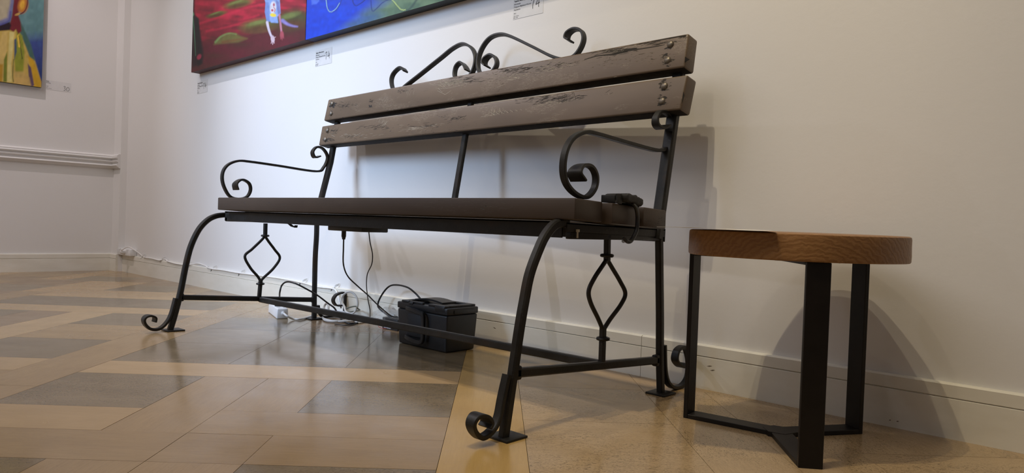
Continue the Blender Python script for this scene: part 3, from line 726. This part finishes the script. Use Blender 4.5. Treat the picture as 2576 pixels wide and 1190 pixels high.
def cable(name, pix, r, mat, label, cat='cable', group=None, zmin=None, seg=8, n=6):
    """pix: list of (px, py, plane axis, value) or Vector"""
    pts = []
    for q in pix:
        if isinstance(q, Vector): pts.append(q)
        else: pts.append(on((q[0], q[1]), q[2], q[3]))
    P = cat_rom(pts, n)
    for p in P:
        p.z = max(p.z, r); p.y = min(p.y, YB-r)
        if p.z < .125: p.y = min(p.y, YBB-r-.0005)
    bm = BM(); add_tube(bm, P, r, seg, smooth=False)
    base = min(P, key=lambda v: v.z)
    return build(name, bm, mat, origin=base, smooth=60, label=label, cat=cat, group=group)

# device under seat + two thin black leads
bm = BM(); add_box(bm, (-1.998,1.27,.390), (-1.808,1.37,.412), .003); DEV = build('motion_unit', bm, PLAST, origin=(-1.9,1.32,.39), label='flat black electronic unit fixed under the seat of the bench', cat='device')
pz = on((865,588),'y',1.30)
bm = BM(); add_lathe(bm, (pz.x, 1.30, .390), (0,0,-1), [(0,0),(.0075,0),(.0075,.018),(.006,.022),(.005,.028),(0,.028)], 14); build('jack_plug', bm, RUBBER, DEV)
cable('thin_black_lead', [Vector((pz.x,1.30,.364)), (864,625,'y',1.31),(864,665,'y',1.33),(875,695,'y',1.37),(900,720,'y',1.43),(925,742,'y',1.50),(945,762,'y',1.56),(965,780,'y',1.62),(985,795,'y',1.68),(1000,797,'y',1.72)], .0024, RUBBER, 'thin black lead running from the plug under the seat down to the small adapter', group=None)
cable('thin_black_lead', [(928,585,'y',1.32),(931,610,'y',1.34),(937,640,'y',1.38),(935,665,'y',1.40),(924,690,'y',1.44),(922,720,'y',1.50),(926,755,'y',1.56),(931,785,'y',1.60),(925,806,'z',.003),(880,818,'z',.003),(842,815,'z',.003)], .0018, RUBBER, 'thinner wavy black lead hanging down from the right end of the unit under the seat')
cable('black_power_cable', [(1066,762,'y',1.68),(1056,750,'y',1.68),(1043,736,'y',1.68),(1025,723,'y',1.69),(1000,717,'y',1.71),(980,720,'y',1.72),(963,738,'y',1.72),(951,763,'y',1.72),(956,778,'y',1.71),(985,800,'y',1.72)], .0036, RUBBER, 'thick black cable arching up from the battery box in front of the wall')
# power strip
p0 = Vector((-2.705,1.489,0)); dS = (Vector((-2.923,1.566,0))-p0); dS = Vector((dS.x, dS.y, 0)).normalized(); nS = Vector((-dS.y, dS.x, 0)); nS = nS if nS.y > 0 else -nS
Ls, Ws, Hs = .225, .048, .043
STRIP = empty('power_strip', p0 + dS*Ls/2 + nS*Ws/2, 'white power strip lying on the parquet under the left half of the bench', 'power strip')
q = [p0, p0+dS*Ls, p0+dS*Ls+nS*Ws, p0+nS*Ws]; ins = .002
qq = [p0+nS*ins+dS*ins, p0+dS*(Ls-ins)+nS*ins, p0+dS*(Ls-ins)+nS*(Ws-ins), p0+nS*(Ws-ins)+dS*ins]
bm = BM(); add_hexa(bm, q + [v+Vector((0,0,Hs)) for v in qq], .005, 3); build('housing', bm, WPL, STRIP)
SOCK = simple('socket_recess', (.30,.30,.31), .5)
for k in range(4):
    c = p0 + dS*(.034+k*.052) + nS*Ws/2 + Vector((0,0,Hs))
    bm = BM(); add_lathe(bm, c, (0,0,1), [(.0195,-.001),(.0195,.0008),(.0180,.0008),(.0165,-.0002),(0,-.0002)], 24); build('socket', bm, WPL if k else WPL, STRIP)
    bm = BM(); 
    for sg in (-1, 1): add_lathe(bm, c+nS*sg*.0095, (0,0,1), [(.0028,-.001),(.0028,.0006),(0,.0006)], 10)
    build('contact_hole', bm, SOCK, STRIP)
bm = BM(); c = p0 - dS*.0 + nS*.026 + Vector((0,0,.024)); add_lathe(bm, c, -dS, [(.0085,-.003),(.0085,.003),(.0065,.004),(.0068,.012),(.0045,.013),(.0045,.016),(0,.016)], 16); build('cable_gland', bm, WPL, STRIP)
# plug in the strip
c = p0 + dS*(.034+.052) + nS*Ws/2 + Vector((0,0,Hs+.0006))
bm = BM(); add_lathe(bm, c, (0,0,1), [(0,0),(.0195,0),(.0195,.007),(.017,.012),(.012,.017),(.009,.03),(.006,.034),(0,.034)], 20)
PLG = build('mains_plug', bm, PLAST, origin=c, label='black round mains plug pushed into the white power strip', cat='plug')
ct = c+Vector((0,0,.034))
cable('black_mains_cable', [ct, (704,735,'y',1.50),(709,718,'y',1.505),(722,709,'y',1.51),(745,714,'y',1.52),(780,732,'y',1.56),(800,744,'y',1.60),(825,763,'y',1.64),(842,776,'y',1.66),(856,800,'z',.006),(880,814,'z',.004),(930,806,'z',.004),(960,800,'z',.006)], .0036, RUBBER, 'black mains cable arching from the power strip behind the left rear leg')
gl = p0 - dS*.016 + nS*.026 + Vector((0,0,.024))
cable('white_mains_cable', [gl, (722,795,'y',1.50),(737,802,'z',.006),(755,803,'z',.005),(775,798,'z',.005),(795,790,'z',.005),(812,786,'z',.006),(830,782,'z',.010),(850,780,'z',.02),(880,785,'z',.02),(900,800,'z',.008),(880,808,'z',.006),(840,808,'z',.006),(812,800,'z',.006),(815,788,'z',.010),(850,798,'z',.014),(885,800,'z',.012)], .0042, WCAB, 'white cable leaving the end of the power strip into the tangle behind the rear leg')
# tangle of white flex: separate loops
loops_ = [
 ([(868,774,'y',1.70),(860,758,'y',1.70),(864,742,'y',1.70),(878,734,'y',1.70),(892,741,'y',1.705),(900,757,'y',1.71),(898,774,'y',1.71),(888,788,'y',1.70),(872,786,'y',1.69),(866,772,'y',1.695)], .0042, 'white cable standing up as a ring in front of the black rear foot scroll'),
 ([(810,795,'z',.006),(818,806,'z',.006),(845,809,'z',.006),(872,805,'z',.006),(882,797,'z',.010),(872,791,'z',.016),(845,790,'z',.018),(822,788,'z',.016),(812,792,'z',.01)], .0042, 'white cable loop lying nearest the camera in the tangle by the rear leg'),
 ([(818,785,'y',1.64),(815,774,'y',1.66),(820,764,'y',1.67),(826,768,'y',1.67),(828,782,'y',1.66),(850,793,'z',.015),(880,790,'z',.018),(896,784,'z',.02),(912,786,'z',.016),(925,794,'z',.01),(910,803,'z',.005),(893,806,'z',.005)], .0046, 'white cable with a small upright kink left of the black ring'),
 ([(884,787,'z',.02),(890,800,'z',.010),(900,812,'z',.004),(925,807,'z',.004),(942,798,'z',.005),(925,789,'z',.012),(905,783,'z',.016)], .0036, 'thin white cable end trailing right out of the tangle'),
]
for L_, r_, lb_ in loops_: cable('white_cable_loop', L_, r_, WCAB, lb_, group='tangle of white cable behind the bench')
cable('thin_grey_cable', [(872,776,'y',1.68),(884,772,'y',1.69),(896,771,'y',1.70),(901,777,'y',1.70),(915,786,'z',.006),(925,792,'z',.004)], .0028, simple('grey_cable', (.13,.14,.10), .5), 'short dark grey-green cable bent over the white tangle')
# cable along the baseboard, with clips and socket
sx0, sx1 = on((306,632),'y',YBB).x, on((339,632),'y',YBB).x
bm = BM(); add_box(bm, (sx0, YB-.045, .1205), (sx1, YB-.0005, .164), .003); SK = build('wall_socket', bm, WPL, origin=((sx0+sx1)/2, YB, .12), label='white double wall socket on the baseboard beside the corner', cat='socket')
bm = BM(); add_lathe(bm, ((sx0+.07), YB-.045, .145), (0,-1,0), [(.019,-.002),(.019,.001),(.017,.001),(.016,-.0005),(0,-.0005)], 20); build('socket_face', bm, simple('socket_grey', (.5,.5,.5), .4), SK)
bm = BM(); add_lathe(bm, ((sx0+.15), YB-.045, .145), (0,-1,0), [(0,0),(.019,0),(.018,.012),(.012,.024),(.006,.03),(0,.03)], 16); tag(build('white_plug', bm, WPL, origin=(sx0+.15, YB-.045, .145)), 'white plug in the wall socket near the corner', 'plug')
wy = YB-.010
cable('white_wall_cable', [Vector((sx0+.15, YB-.072, .150)), (322,621,'y',wy-.04),(335,627,'y',wy-.02),(350,637,'y',wy),(362,646,'y',wy),(385,650,'y',wy),(405,655,'y',wy),(414,652,'y',wy),(425,657,'y',wy),(445,663,'y',wy),(474,667,'y',wy),(484,665,'y',wy),(500,663,'y',wy),(515,668,'y',wy),(535,676,'y',wy),(560,679,'y',wy),(600,686,'y',wy),(640,691,'y',wy),(680,696,'y',wy),(725,703,'y',wy),(768,712,'y',wy),(800,721,'y',wy),(835,725,'y',wy),(845,731,'y',wy-.01),(852,750,'y',wy-.02),(858,775,'y',wy-.03)], .0036, simple('white_wall_cable', (.80,.79,.77), .45, var=.05), 'long white cable clipped along the top of the baseboard from the wall socket')
CLIPM = simple('white_clip', (.85,.85,.84), .4, var=.03)
CLIPL = ['white clip on the wall cable nearest the wall socket', 'second white cable clip from the wall socket, left of the front bench leg', 'white cable clip just right of the curved left front bench leg', 'white cable clip midway between the left front leg and the diamond bracket', 'white cable clip on the wall just left of the left diamond bracket', 'white cable clip just left of the left rear bench leg', 'last white cable clip, where the cable drops to the tangle behind the bench']
for k, (px_, py_) in enumerate([(362,645),(411,653),(477,665),(540,675),(610,686),(765,709),(846,722)]):
    c = on((px_, py_), 'y', YB-.006)
    bm = BM(); pts = [c+Vector((-.026,-.001,-.014)), c+Vector((-.010,-.009,-.005)), c+Vector((.006,-.010,.005)), c+Vector((.022,.002,.014))]
    add_strip(bm, pts, (.25,0,.5), .014, .0014, n=3)
    for v in bm.verts: v.co.y = min(v.co.y, YB-.0004) if v.co.z > .121 else min(v.co.y, YBB-.0004)
    build('cable_clip', bm, CLIPM, origin=c, label=CLIPL[k], cat='clip', group='white clips along the baseboard cable')

# black box taped to the right seat end, with a hanging cable
bA_ = [on((1517,492),'y',1.300), on((1517,509),'y',1.300)]
DV = empty('taped_sensor', (-.93,1.36,.486), 'black box wrapped in black tape on the right end of the bench seat', 'device')
bm = BM(); add_box(bm, (-.9345,1.297,.4875), (-.897,1.350,.5045), .0015); build('housing', bm, PLAST, DV)
bm = BM()
tp = [on(p,'x',-.899) for p in [(1550,498),(1557,497),(1575,502),(1588,508),(1597,515),(1601,524)]]
add_strip(bm, tp, X3, .060, .016, n=5, w_end=.012, flare=.3)
for v in bm.verts: v.co += Vector((random.uniform(-.0015,.0015), random.uniform(-.0012,.0012), random.uniform(-.0015,.0015)))
add_strip(bm, [on((1556,488),'x',-.885), on((1558,500),'x',-.883), on((1556,512),'x',-.885)], (0,1,0), .018, .006, n=3)
build('black_tape', bm, CLOTH, DV, smooth=70)
bm = BM(); add_tube(bm, [on(p,'x',-.880) for p in [(1592,510),(1600,522),(1604,545),(1602,575),(1596,592),(1586,607),(1577,607),(1571,601)]] + [Vector((-.905,1.35,.402))], .0048, 8)
build('hanging_lead', bm, RUBBER, DV)

# ------------------------------------------------------------------ paintings
def srgb(c):
    c = np.asarray(c, float)/255.; return np.where(c <= .04045, c/12.92, ((c+.055)/1.055)**2.4)
def project(Wp):
    d = Wp - np.array(CAM); x = d@np.array(rt); y = d@np.array(up); z = d@np.array(fw)
    return CW/2+FPX*x/z, CH/2-FPX*y/z
def vnoise(x, y, seed=0):
    def h(i, j): v = np.sin(i*127.1+j*311.7+seed*74.7)*43758.5453; return v-np.floor(v)
    xi, yi = np.floor(x), np.floor(y); xf, yf = x-xi, y-yi; xf = xf*xf*(3-2*xf); yf = yf*yf*(3-2*yf)
    return (h(xi,yi)*(1-xf)+h(xi+1,yi)*xf)*(1-yf)+(h(xi,yi+1)*(1-xf)+h(xi+1,yi+1)*xf)*yf
class Paint:
    """paints colours on a canvas surface; positions are quoted in the photograph's pixel frame"""
    def __init__(s, px, py, base): s.x, s.y = px, py; s.c = np.ones((len(px), 3))*srgb(base)
    def done(s):   # brush texture
        k = .88+.26*vnoise(s.x/6+s.y/30, s.y/9-s.x/40, 12)*(.6+.4*vnoise(s.x/17, s.y/13, 3)); s.c = s.c*k[:, None]; return s.c
    def put(s, m, col): m = np.clip(m, 0, 1)[:, None]; s.c = s.c*(1-m)+srgb(col)*m
    def ell(s, cx, cy, rx, ry, col, ang=0, soft=.3, k=1.):
        a = math.radians(ang); dx, dy = s.x-cx, s.y-cy; u = (dx*math.cos(a)+dy*math.sin(a))/rx; v = (-dx*math.sin(a)+dy*math.cos(a))/ry
        s.put(k*np.clip((1+soft/2-np.sqrt(u*u+v*v))/soft, 0, 1), col)
    def line(s, pts, w, col, w2=None, soft=1.2, k=1.):
        best = np.zeros_like(s.x); n = len(pts)-1
        P = cat_rom([(p[0], p[1], 0) for p in pts], 6); n = len(P)-1
        for i in range(n):
            a, b = P[i], P[i+1]; dx, dy = b[0]-a[0], b[1]-a[1]; L2 = dx*dx+dy*dy+1e-9
            t = np.clip(((s.x-a[0])*dx+(s.y-a[1])*dy)/L2, 0, 1); d = np.hypot(s.x-a[0]-t*dx, s.y-a[1]-t*dy)
            ww = w if w2 is None else w+(w2-w)*(i+t)/n
            best = np.maximum(best, np.clip((ww/2+soft/2-d)/soft, 0, 1))
        s.put(best*k, col)
    def poly(s, pts, col, soft=1.5, k=1.):
        inside = np.zeros(len(s.x), bool); dmin = np.full(len(s.x), 1e9); n = len(pts)
        for i in range(n):
            (x1,y1),(x2,y2) = pts[i], pts[(i+1)%n]
            c = ((y1 > s.y) != (y2 > s.y)) & (s.x < (x2-x1)*(s.y-y1)/((y2-y1)+1e-12)+x1); inside ^= c
            dx, dy = x2-x1, y2-y1; t = np.clip(((s.x-x1)*dx+(s.y-y1)*dy)/(dx*dx+dy*dy+1e-9), 0, 1); dmin = np.minimum(dmin, np.hypot(s.x-x1-t*dx, s.y-y1-t*dy))
        sd = np.where(inside, dmin, -dmin); s.put(np.clip(sd/soft+.5, 0, 1)*k, col)
def canvas_material(name):
    s = NT(name); a = s.n('ShaderNodeVertexColor'); a.layer_name = 'paint'
    n = s.noise(s.coord(), 160, 4); s.set(a.outputs[0], .48, 0, .4); s.bump(n, .25, .0008); return s.m
CANM = canvas_material('oil_paint')
def canvas(name, label, origin, right, w, h, t, outn, painter, side_col, hi_w=None, vis_h=.6, step=.0035, side_fn=None):
    """painted front face grid + canvas sides; origin = lower-left front corner seen from the front"""
    O, Rv, N_ = Vector(origin), Vector(right), Vector(outn)
    T = empty(name, O + Rv*w/2 - N_*t, label, 'painting')
    zs = list(np.arange(0, vis_h, step)) + list(np.linspace(vis_h, h, 12))
    us = np.linspace(0, w, int(w/step)+1)
    zs = np.array(zs); UUm, ZZ = np.meshgrid(us, zs)
    Wp = np.array(O)[None, None, :] + UUm[..., None]*np.array(Rv) + ZZ[..., None]*np.array([0, 0, 1.])
    V_ = Wp.reshape(-1, 3); px, py = project(V_)
    py = np.maximum(py, -140 + 0*py)
    col = painter(px, py)
    nu, nz = len(us), len(zs); idx = np.arange(nu*nz).reshape(nz, nu)
    F = np.stack([idx[:-1,:-1], idx[:-1,1:], idx[1:,1:], idx[1:,:-1]], -1).reshape(-1, 4)
    me = bpy.data.meshes.new('painted_canvas'); me.from_pydata((V_-np.array(T.location)).tolist(), [], F.tolist()); 
    at = me.color_attributes.new('paint', 'FLOAT_COLOR', 'POINT'); at.data.foreach_set('color', np.concatenate([col, np.ones((len(col),1))], 1).astype(np.float32).ravel())
    me.materials.append(CANM); o = bpy.data.objects.new('painted_canvas', me); COL.objects.link(o); o.parent = T
    # sides
    bm = BM(); a = O - N_*.0004; b = a + Rv*w; bk = -N_*(t-.0006)
    add_hexa(bm, [a+bk, b+bk, b, a, a+bk+Vector((0,0,h)), b+bk+Vector((0,0,h)), b+Vector((0,0,h)), a+Vector((0,0,h))])
    build('canvas_edge', bm, side_col, T, smooth=0)
    return T
def paint_red(x, y):
    P = Paint(x, y, (150, 30, 48)); n = vnoise(x/26+y/40, y/7-x/60, 1); n2 = vnoise(x/60, y/14, 4)
    g = np.clip((y-40+ (x-600)*.22)/60, 0, 1); P.put(g, (84, 32, 36)); P.put(np.clip((n2-.55)*2.5, 0, 1)*g*.8, (72, 44, 34)); P.put(np.clip((.5-n2)*2.2, 0, 1)*g*.7, (98, 26, 42))
    up_ = 1-g; P.put(np.clip((n-.5)*3, 0, 1)*up_*.8, (186, 34, 62)); P.put(np.clip((.42-n)*3, 0, 1)*up_*.75, (98, 22, 38))
    for a in ([(500,60),(560,40),(620,20),(665,10)], [(520,78),(590,62),(650,38)], [(560,20),(600,12),(640,5)]): P.line(a, 5, (200,40,66), soft=6, k=.7)
    P.line([(540,72),(600,56),(655,42)], 4, (110,24,38), soft=6, k=.8)
    for cx, cy, rx, ry, c, an in ((545,36,24,6,(92,88,40),-14), (600,9,34,9,(104,100,48),-12), (655,64,46,16,(98,92,46),-8), (735,50,44,24,(70,70,38),-10)):
        P.ell(cx, cy, rx, ry, c, an, .7); P.ell(cx-2, cy+ry*.55, rx*.8, ry*.5, (88,50,34), an, .9, .8); P.ell(cx-rx*.15, cy-ry*.45, rx*.55, ry*.28, (120,132,70), an-6, .9, .7)
    P.poly([(538,112),(552,96),(572,85),(592,84),(606,92),(622,97),(600,106),(572,108)], (104,98,50), 7); P.line([(542,106),(556,92),(576,84),(594,86)], 5, (118,146,82), 2, 4, .9); P.line([(560,106),(590,101),(618,97)], 7, (112,70,42), 3, 5, .8)
    P.poly([(474,-150),(494,-150),(489,30),(500,60),(512,130),(510,160),(484,170),(478,100)], (44,26,30), 6)
    P.poly([(492,40),(500,46),(508,160),(497,168),(490,90)], (30,24,26), 4); P.line([(484,36),(487,60),(490,100),(492,140)], 3, (70,120,88), 1, 2); P.ell(484,36,4,6,(96,150,110),0,.5)
    P.ell(501,143,5,7,(150,44,66),30,.6)
    # figure in pale blue
    P.poly([(666,-80),(696,-80),(704,2),(706,34),(698,42),(700,58),(682,57),(676,50),(672,22),(666,0)], (132,160,214), 2)
    P.poly([(668,5),(676,6),(679,54),(671,56),(666,30)], (112,138,196), 2); P.poly([(694,0),(701,5),(706,34),(699,36)], (116,124,178), 2)
    P.ell(687,19,8,16,(206,204,212),4,.25); P.ell(689,12,2.5,4,(170,90,110),0,.5); P.ell(685,26,3,3,(176,70,90),0,.5); P.line([(688,18),(692,24),(690,30)], 2, (190,110,120), soft=1)
    P.ell(687,38,8,4.5,(226,204,70),8,.3)
    P.line([(672,56),(674,66),(678,80),(683,92)], 6.5, (206,196,212), 5, 1.5); P.ell(686,98,5,9,(200,180,192),-10,.3)
    for a in ([(684,102),(682,109)], [(686,103),(686,112)], [(689,102),(690,109)], [(689,95),(693,93)]): P.line(a, 1.6, (205,180,190), soft=1)
    P.line([(703,38),(705,55),(707,72),(708,80)], 5.5, (180,120,140), 4.5, 1.5); P.ell(709,88,5,10,(160,72,84),0,.35)
    for a in ([(706,92),(706,99)], [(710,93),(710,101)], [(713,88),(714,97)]): P.line(a, 1.6, (150,66,78), soft=1)
    P.line([(711,52),(722,60),(735,65),(748,67)], 9, (140,130,196), 3, 4, .9)
    return P.done()
def paint_blue(x, y):
    P = Paint(x, y, (16, 62, 196)); n = vnoise(x/22, y/9, 2)
    P.put(np.clip((n-.5)*2, 0, 1)*.5, (8, 74, 214)); P.put(np.clip((.45-n)*2, 0, 1)*.4, (20, 52, 168)); P.put(np.clip((35-y)/60, 0, 1)*.45, (36, 66, 170))
    g = np.clip((x-905-(y-20)*-1.2)/70, 0, 1); P.put(g, (98, 126, 98)); P.put(g*np.clip((vnoise(x/40, y/12, 8)-.45)*2.4, 0, 1), (74, 104, 84)); P.put(np.clip((x-1090)/90, 0, 1)*.6, (50, 72, 60))
    P.ell(925,50,40,12,(40,82,140),-18,.9,.6)
    P.poly([(780,-40),(800,-40),(803,3),(796,10),(784,12)], (70,104,206), 3)
    P.line([(820,-14),(822,5),(825,22),(833,31),(846,24),(855,10),(861,-6)], 3, (14,40,120), soft=3, k=.7); P.line([(819,-14),(821,5),(824,22),(832,30),(845,22),(854,8)], 1.6, (150,190,200), soft=1.2)
    P.line([(886,-8),(889,8),(896,14),(908,8),(918,0),(925,-10)], 1.8, (14,30,100), soft=1.5); P.line([(933,-8),(934,16),(938,28),(950,19),(962,7),(976,0),(990,0)], 2, (20,40,110), soft=1.5, k=.9)
    P.line([(982,-8),(992,6),(1002,18),(1012,27),(1026,26),(1038,14),(1050,-4)], 5, (50,74,70), soft=3, k=.8); P.line([(980,-8),(990,3),(1000,15),(1009,24),(1020,25)], 2.4, (176,198,120), soft=1.2)
    return P.done()
def paint_skirt(x, y):
    P = Paint(x, y, (96, 136, 140)); n = vnoise(x/9, y/14, 3); n2 = vnoise(x/5, y/22, 5)
    P.put(np.clip((n-.5)*2, 0, 1)*.5, (120, 160, 164)); P.put(np.clip((y-75-(108-x)*.1)/30, 0, 1), (58, 74, 138)); P.put(np.clip((y-130)/50, 0, 1)*.8, (34, 54, 110)); P.put(np.clip((n2-.6)*3, 0, 1)*.4*np.clip((y-60)/60,0,1), (70, 110, 170))
    P.poly([(-90,75),(40,72),(58,90),(80,130),(92,165),(104,210),(106,240),(-90,240)], (196, 168, 84), 4)
    P.put(0*x, (0,0,0))
    P.poly([(52,56),(62,76),(78,112),(88,150),(80,160),(66,120),(52,88),(46,70)], (70, 104, 96), 4); P.poly([(42,76),(56,90),(62,130),(58,190),(40,196),(36,150)], (138, 144, 44), 5)
    P.poly([(6,80),(20,78),(18,120),(10,205),(0,205),(-4,120)], (206,178,104), 4); P.poly([(24,80),(36,80),(33,120),(28,160),(30,206),(17,206),(20,150)], (216,202,128), 4)
    P.poly([(10,150),(18,130),(17,206),(8,206)], (116,126,40), 3); P.poly([(36,100),(41,96),(42,130),(36,150)], (62,84,110), 3); P.poly([(43,90),(48,84),(52,120),(46,118)], (226,190,70), 3)
    P.poly([(70,140),(84,150),(104,206),(100,226),(84,220),(78,180)], (204,160,36), 4); P.poly([(70,160),(78,170),(86,214),(78,222),(72,190)], (92,72,96), 3)
    P.poly([(36,180),(60,180),(74,196),(80,224),(34,216)], (200,166,100), 6, .8); P.poly([(-20,160),(8,162),(6,206),(-20,206)], (182,140,40), 5)
    P.line([(48,90),(52,120),(56,148)], 1.6, (50,50,40), soft=1.5); P.line([(34,150),(32,190),(34,206)], 2, (90,96,50), soft=2)
    P.poly([(24,62),(30,40),(34,0),(34,-160),(60,-160),(54,10),(46,36),(52,56),(54,78),(46,86),(40,74),(34,80),(22,74)], (112,36,44), 4)
    P.ell(58,14,13,20,(186,120,52),12,.4); P.ell(56,12,6,12,(222,170,60),10,.6); P.line([(70,-10),(68,14),(60,30),(44,38)], 3, (96,40,50), soft=2); P.ell(44,36,7,3,(190,150,80),-20,.5)
    P.poly([(-90,76),(-10,66),(8,58),(24,55),(28,64),(24,76),(0,78)], (38,22,34), 4)
    P.poly([(-90,-160),(34,-160),(34,6),(26,52),(8,60),(-10,66),(-90,66)], (116,118,160), 4); P.poly([(-60,-160),(26,-160),(26,6),(18,44),(0,52),(-60,44)], (176,166,140), 7)
    P.line([(0,62),(14,57),(24,50),(27,30)], 5, (84,84,150), soft=3, k=.8)
    return P.done()
PY = YB-.0005; tP = PY-1.735
zc = 1.2545; xc0 = -4.226; xc1 = -2.966; xc2 = -1.706
EDGE1 = simple('dark_maroon_edge', (.065,.020,.022), .6, var=.4, scale=8); EDGE2 = simple('green_black_edge', (.010,.016,.012), .6, var=.4, scale=6)
sE = NT('navy_to_black_edge'); tcx = sE.n('ShaderNodeTexCoord'); sep = sE.n('ShaderNodeSeparateXYZ'); sE.l(tcx.outputs['Object'], sep.inputs[0])
sE.set(sE.mix(sE.ramp(sE.math('ADD', sep.outputs[0], .6), [(.12, 0), (.40, 1)]), (.010,.018,.085), (.010,.014,.010)), .6)
canvas('painting', 'unframed canvas of red hills with an upside down figure in pale blue', (xc0, 1.735, zc), (1,0,0), xc1-xc0-.003, 1.0, tP, (0,-1,0), paint_red, EDGE1, vis_h=.46)
canvas('painting', 'unframed bright blue canvas fading to green, middle one of the row on the long wall', (xc1+.001, 1.735, zc), (1,0,0), xc2-xc1-.003, 1.0, tP, (0,-1,0), paint_blue, sE.m, vis_h=.30)
def plain_green(x, y):
    P = Paint(x, y, (70, 92, 74)); P.put(np.clip((vnoise(x/50, y/20, 6)-.5)*2, 0, 1)*.5, (96, 120, 96)); return P.done()
canvas('painting', 'third canvas of the row on the long wall, right of the blue one', (xc2+.001, 1.735, zc), (1,0,0), 1.257, 1.0, tP, (0,-1,0), plain_green, EDGE2, vis_h=.05, step=.02)
# canvas on the left wall
pc = on((105, 220), 'x', XA+.034)
canvas('painting', 'unframed canvas of a woman in a yellow skirt on the left wall', (XA+.034, pc.y-.80, pc.z), (0,1,0), .80, 1.1, .0335, (1,0,0), paint_skirt, simple('olive_edge', (.03,.028,.015), .6, var=.3), vis_h=.75)

# ------------------------------------------------------------------ caption labels
FILM = simple('label_film', (.69,.68,.665), .38, 0, .5, .03); INK = simple('label_ink', (.045,.045,.045), .6)
def textmesh(txt, size, mat, name, parent, M, bold=0):
    cu = bpy.data.curves.new('t', 'FONT'); cu.body = txt; cu.size = size; cu.offset = bold; cu.resolution_u = 2; cu.space_line = .95
    ob = bpy.data.objects.new('t', cu); COL.objects.link(ob)
    dg = bpy.context.evaluated_depsgraph_get(); dg.update()
    me = bpy.data.meshes.new_from_object(ob.evaluated_get(dg)); bpy.data.objects.remove(ob)
    me.transform(M); me.materials.clear(); me.materials.append(mat); me.name = name
    o = bpy.data.objects.new(name, me); COL.objects.link(o); o.parent = parent; return o
def caption(cx_, origin, right, outn, w, h, lines, number, label):
    O, Rv, N_ = Vector(origin), Vector(right), Vector(outn); upv = Vector((0,0,1))
    L = empty('caption_label', O, label, 'label')
    bm = BM(); a = O; b = O+Rv*w; e = N_*.0004
    add_hexa(bm, [a, b, b+e, a+e, a+upv*h, b+upv*h, b+upv*h+e, a+upv*h+e]); build('card', bm, FILM, L, smooth=0)
    def mat(u, z): return Matrix.Translation(Rv*u+upv*z+N_*.0007) @ Matrix(((Rv.x, upv.x, N_.x, 0), (Rv.y, upv.y, N_.y, 0), (Rv.z, upv.z, N_.z, 0), (0,0,0,1)))
    for txt, u, z, sz, bd in lines: textmesh(txt, sz, INK, 'lettering', L, mat(u*w, z*h), bd)
    # handwritten number
    digs = {'7': [[(0,.85),(.45,.98),(.62,1.0)], [(.62,1.0),(.42,.62),(.33,.3),(.34,0)]], '4': [[(.38,1.05),(.25,.65),(.05,.36),(.30,.40),(.72,.48)], [(.58,.78),(.52,.4),(.55,.05)]],
            '3': [[(.05,.9),(.35,1),(.5,.82),(.25,.58),(.5,.4),(.42,.1),(.02,.05)]], '0': [[(.3,.85),(.02,.6),(.05,.12),(.4,.0),(.7,.3),(.6,.75),(.3,.86)]]}
    bm = BM(); sc = number[2]
    for k, ch in enumerate(number[0]):
        for st in digs[ch]:
            P = cat_rom([(number[1][0]*w+(q[0]*.75+k*.62)*sc, number[1][1]*h+q[1]*sc, 0) for q in st], 4); prev = None
            for i, p in enumerate(P):
                tg = (P[min(i+1,len(P)-1)]-P[max(i-1,0)]).normalized(); sd = Vector((-tg.y, tg.x, 0))*sc*.035
                vv = [bm.verts.new(O+Rv*q.x+upv*q.y+N_*.0008) for q in (p+sd, p-sd)]
                if prev: bm.faces.new((prev[0], vv[0], vv[1], prev[1]))
                prev = vv
    build('handwritten_number', bm, INK, L, smooth=0)
txtA = [('Tajatha Milned Jansch', .03, .80, .0078, .00025), ('Akvitanija', .03, .66, .0078, .00006), ('Triptych Mythical World', .03, .53, .0078, .00006), ('Aquitaine', .03, .40, .0078, .00006), ('2021', .03, .24, .006, 0), ('Oil, canvas', .03, .12, .0055, 0), ('80 x 100', .03, .04, .0055, 0)]
py_ = YB-.0004; WL = .138; HL = .074
for px_, zz, tx, lb in (((1290,50), None, txtA, 'caption card numbered 74 below the third canvas, nearest the bench'),
                        ((793,168), None, [(t.replace('Akvitanija','Blue').replace('Aquitaine','Sea') if 0 else t, *r) for t, *r in txtA], 'caption card numbered 74 below the blue canvas'),
                        ((496,237), None, txtA, 'caption card numbered 74 below the red canvas')):
    o = on(px_, 'y', py_); caption(0, o, (1,0,0), (0,-1,0), WL, HL, tx, ('74', (.60, .30), .034), lb)
o = on((114, 224), 'x', XA+.0005)
caption(0, o, (0,1,0), (1,0,0), .150, .062, [('Solo', .03, .84, .009, .0003), ('Evening', .03, .68, .008, .0001), ('2021', .03, .30, .007, 0), ('Oil, canvas', .03, .12, .007, 0)], ('30', (.70, .12), .030), 'caption card numbered 30 beside the yellow skirt painting on the left wall')
bpy.context.view_layer.update()
